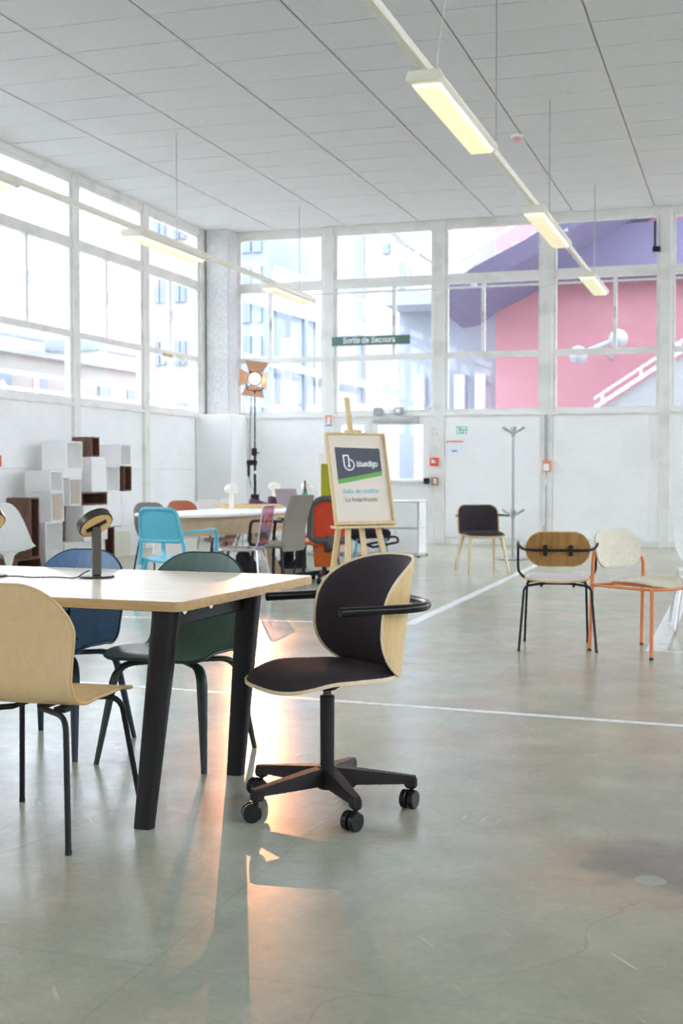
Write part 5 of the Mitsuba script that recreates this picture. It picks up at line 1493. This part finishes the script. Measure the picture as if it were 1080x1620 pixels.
boot(-0.50, 15.5, 200, 'black boot standing under the meeting table, right of the pair')
boot(-0.66, 15.7, 200, 'black boot under the meeting table, left of the pair, mostly behind a table leg')
k = thing('bag', 'slouched black bag on the floor under the clear chair', 'bag', frame(-1.02, 13.2, 20))
bm = trimesh.creation.icosphere(4, 1.0); v = bm.vertices * [0.17, 0.10, 0.15]
v[:, 2] = np.where(v[:, 2] > 0, v[:, 2] * 1.9 * (1 - 0.4 * np.abs(v[:, 0]) / 0.17), v[:, 2] * 0.6)
v *= (0.88 + 0.28 * meshkit.fbm(bm.vertices * 2.2, 3, 5))[:, None]
v[:, 2] -= v[:, 2].min(); bm.vertices = v
put('body', bm, 'black_fabric', True, k)
put('strap', tube(fillet([(-0.1, 0, 0.2), (-0.05, 0.02, 0.36), (0.05, 0.02, 0.36), (0.1, 0, 0.2)], 0.05, 6), 0.008, 8), 'black_fabric', 40, k)

# white steel cabinets and the framed moss picture standing on them
k = thing('cabinet', 'low white steel cabinet with two rows of drawers behind the easel', 'cabinet', ROOM)
CX0, CX1, CY0, CY1 = -6.22, -4.33, 16.95, 17.42
put('body', join(box(CX0 + 0.01, CX1 - 0.01, CY0 + 0.012, CY1 - 0.01, 0.045, 0.765)), 'white_paint', False, k)
for x0, x1 in ((CX0, -5.59), (-5.59, -4.96), (-4.96, CX1)):
    for z0, z1 in ((0.045, 0.405), (0.405, 0.765)):
        n = put('drawer', box(x0 + 0.018, x1 - 0.018, CY0 - 0.002, CY0 + 0.02, z0 + 0.014, z1 - 0.014, 0.004), 'white_paint', False, k)
        put('lock', cyl([(x0 + x1) / 2, CY0 - 0.006, z1 - 0.06], [(x0 + x1) / 2, CY0, z1 - 0.06], 0.014, 14), 'chrome', 30, n)
tubes = []
for x in (CX0, -5.59, -4.96, CX1):
    for yy in (CY0, CY1):
        tubes.append(cyl([x, yy, 0.03], [x, yy, 0.78], 0.0095, 8))
    for z in (0.045, 0.405, 0.77):
        tubes.append(cyl([x, CY0, z], [x, CY1, z], 0.0095, 8))
for z in (0.045, 0.405, 0.77):
    for yy in (CY0, CY1):
        tubes.append(cyl([CX0, yy, z], [CX1, yy, z], 0.0095, 8))
put('frame', join(*tubes), 'chrome', 40, k, 'chrome tube frame')
for x in (CX0, -5.59, -4.96, CX1):
    for yy in (CY0, CY1):
        put('foot', lathe([(0, 0), (0.018, 0), (0.018, 0.012), (0.006, 0.02), (0.006, 0.04), (0, 0.04)], 12).apply_translation([x, yy, 0]), 'black_plastic', 30, k)
k = thing('moss_picture', 'white-framed green moss picture standing on the cabinet, half behind the sign', 'picture', ROOM)
mx0, mx1, my = -5.875, -5.42, 17.2
put('frame', join(box(mx0, mx0 + 0.035, my, my + 0.04, 0.780, 1.45, 0.004), box(mx1 - 0.035, mx1, my, my + 0.04, 0.780, 1.45, 0.004), box(mx0, mx1, my, my + 0.04, 0.780, 0.82, 0.004), box(mx0, mx1, my, my + 0.04, 1.30, 1.45, 0.004)), 'lamp_white', False, k)
put('moss', box(mx0 + 0.03, mx1 - 0.03, my + 0.01, my + 0.035, 0.81, 1.31), 'moss', False, k, 'yellow-green moss')

# white tulip chair at the left edge
k = thing('tulip_chair', 'white tulip-shaped shell chair on a pedestal in front of the cube shelf', 'chair', frame(-3.24, 12.3, 62))
put('pedestal', lathe([(0, 0), (0.25, 0), (0.255, 0.008), (0.16, 0.03), (0.05, 0.075), (0.03, 0.16), (0.03, 0.28), (0.055, 0.37), (0.10, 0.405), (0, 0.41)], 40), 'white_plastic', 50, k)


def tulip(s, t):
    r = math.hypot(s, t)
    a = math.atan2(t, s)
    back = 0.5 - 0.5 * math.cos(a)        # 1 behind, 0 in front
    R = 0.27 * r + 0.05 * back * max(0, r - 0.7)
    z = 0.405 + (0.06 + 0.42 * sm(0.25, 0.85, back)) * r ** (2.6)
    return (R * math.cos(a) - 0.02 - 0.02 * back * r, R * math.sin(a) * 0.96, z)


put('shell', sheet(squircle(1, 1, 2, 64), tulip, -0.006, 0.006, 18, (0, 0)), 'bright_white', 60, k)
put('cushion', sheet(squircle(0.62, 0.62, 2, 48), tulip, 0.006, lambda r: 0.006 + superpad(0.03)(r), 8, (0, 0)), 'white_plastic', 60, k)
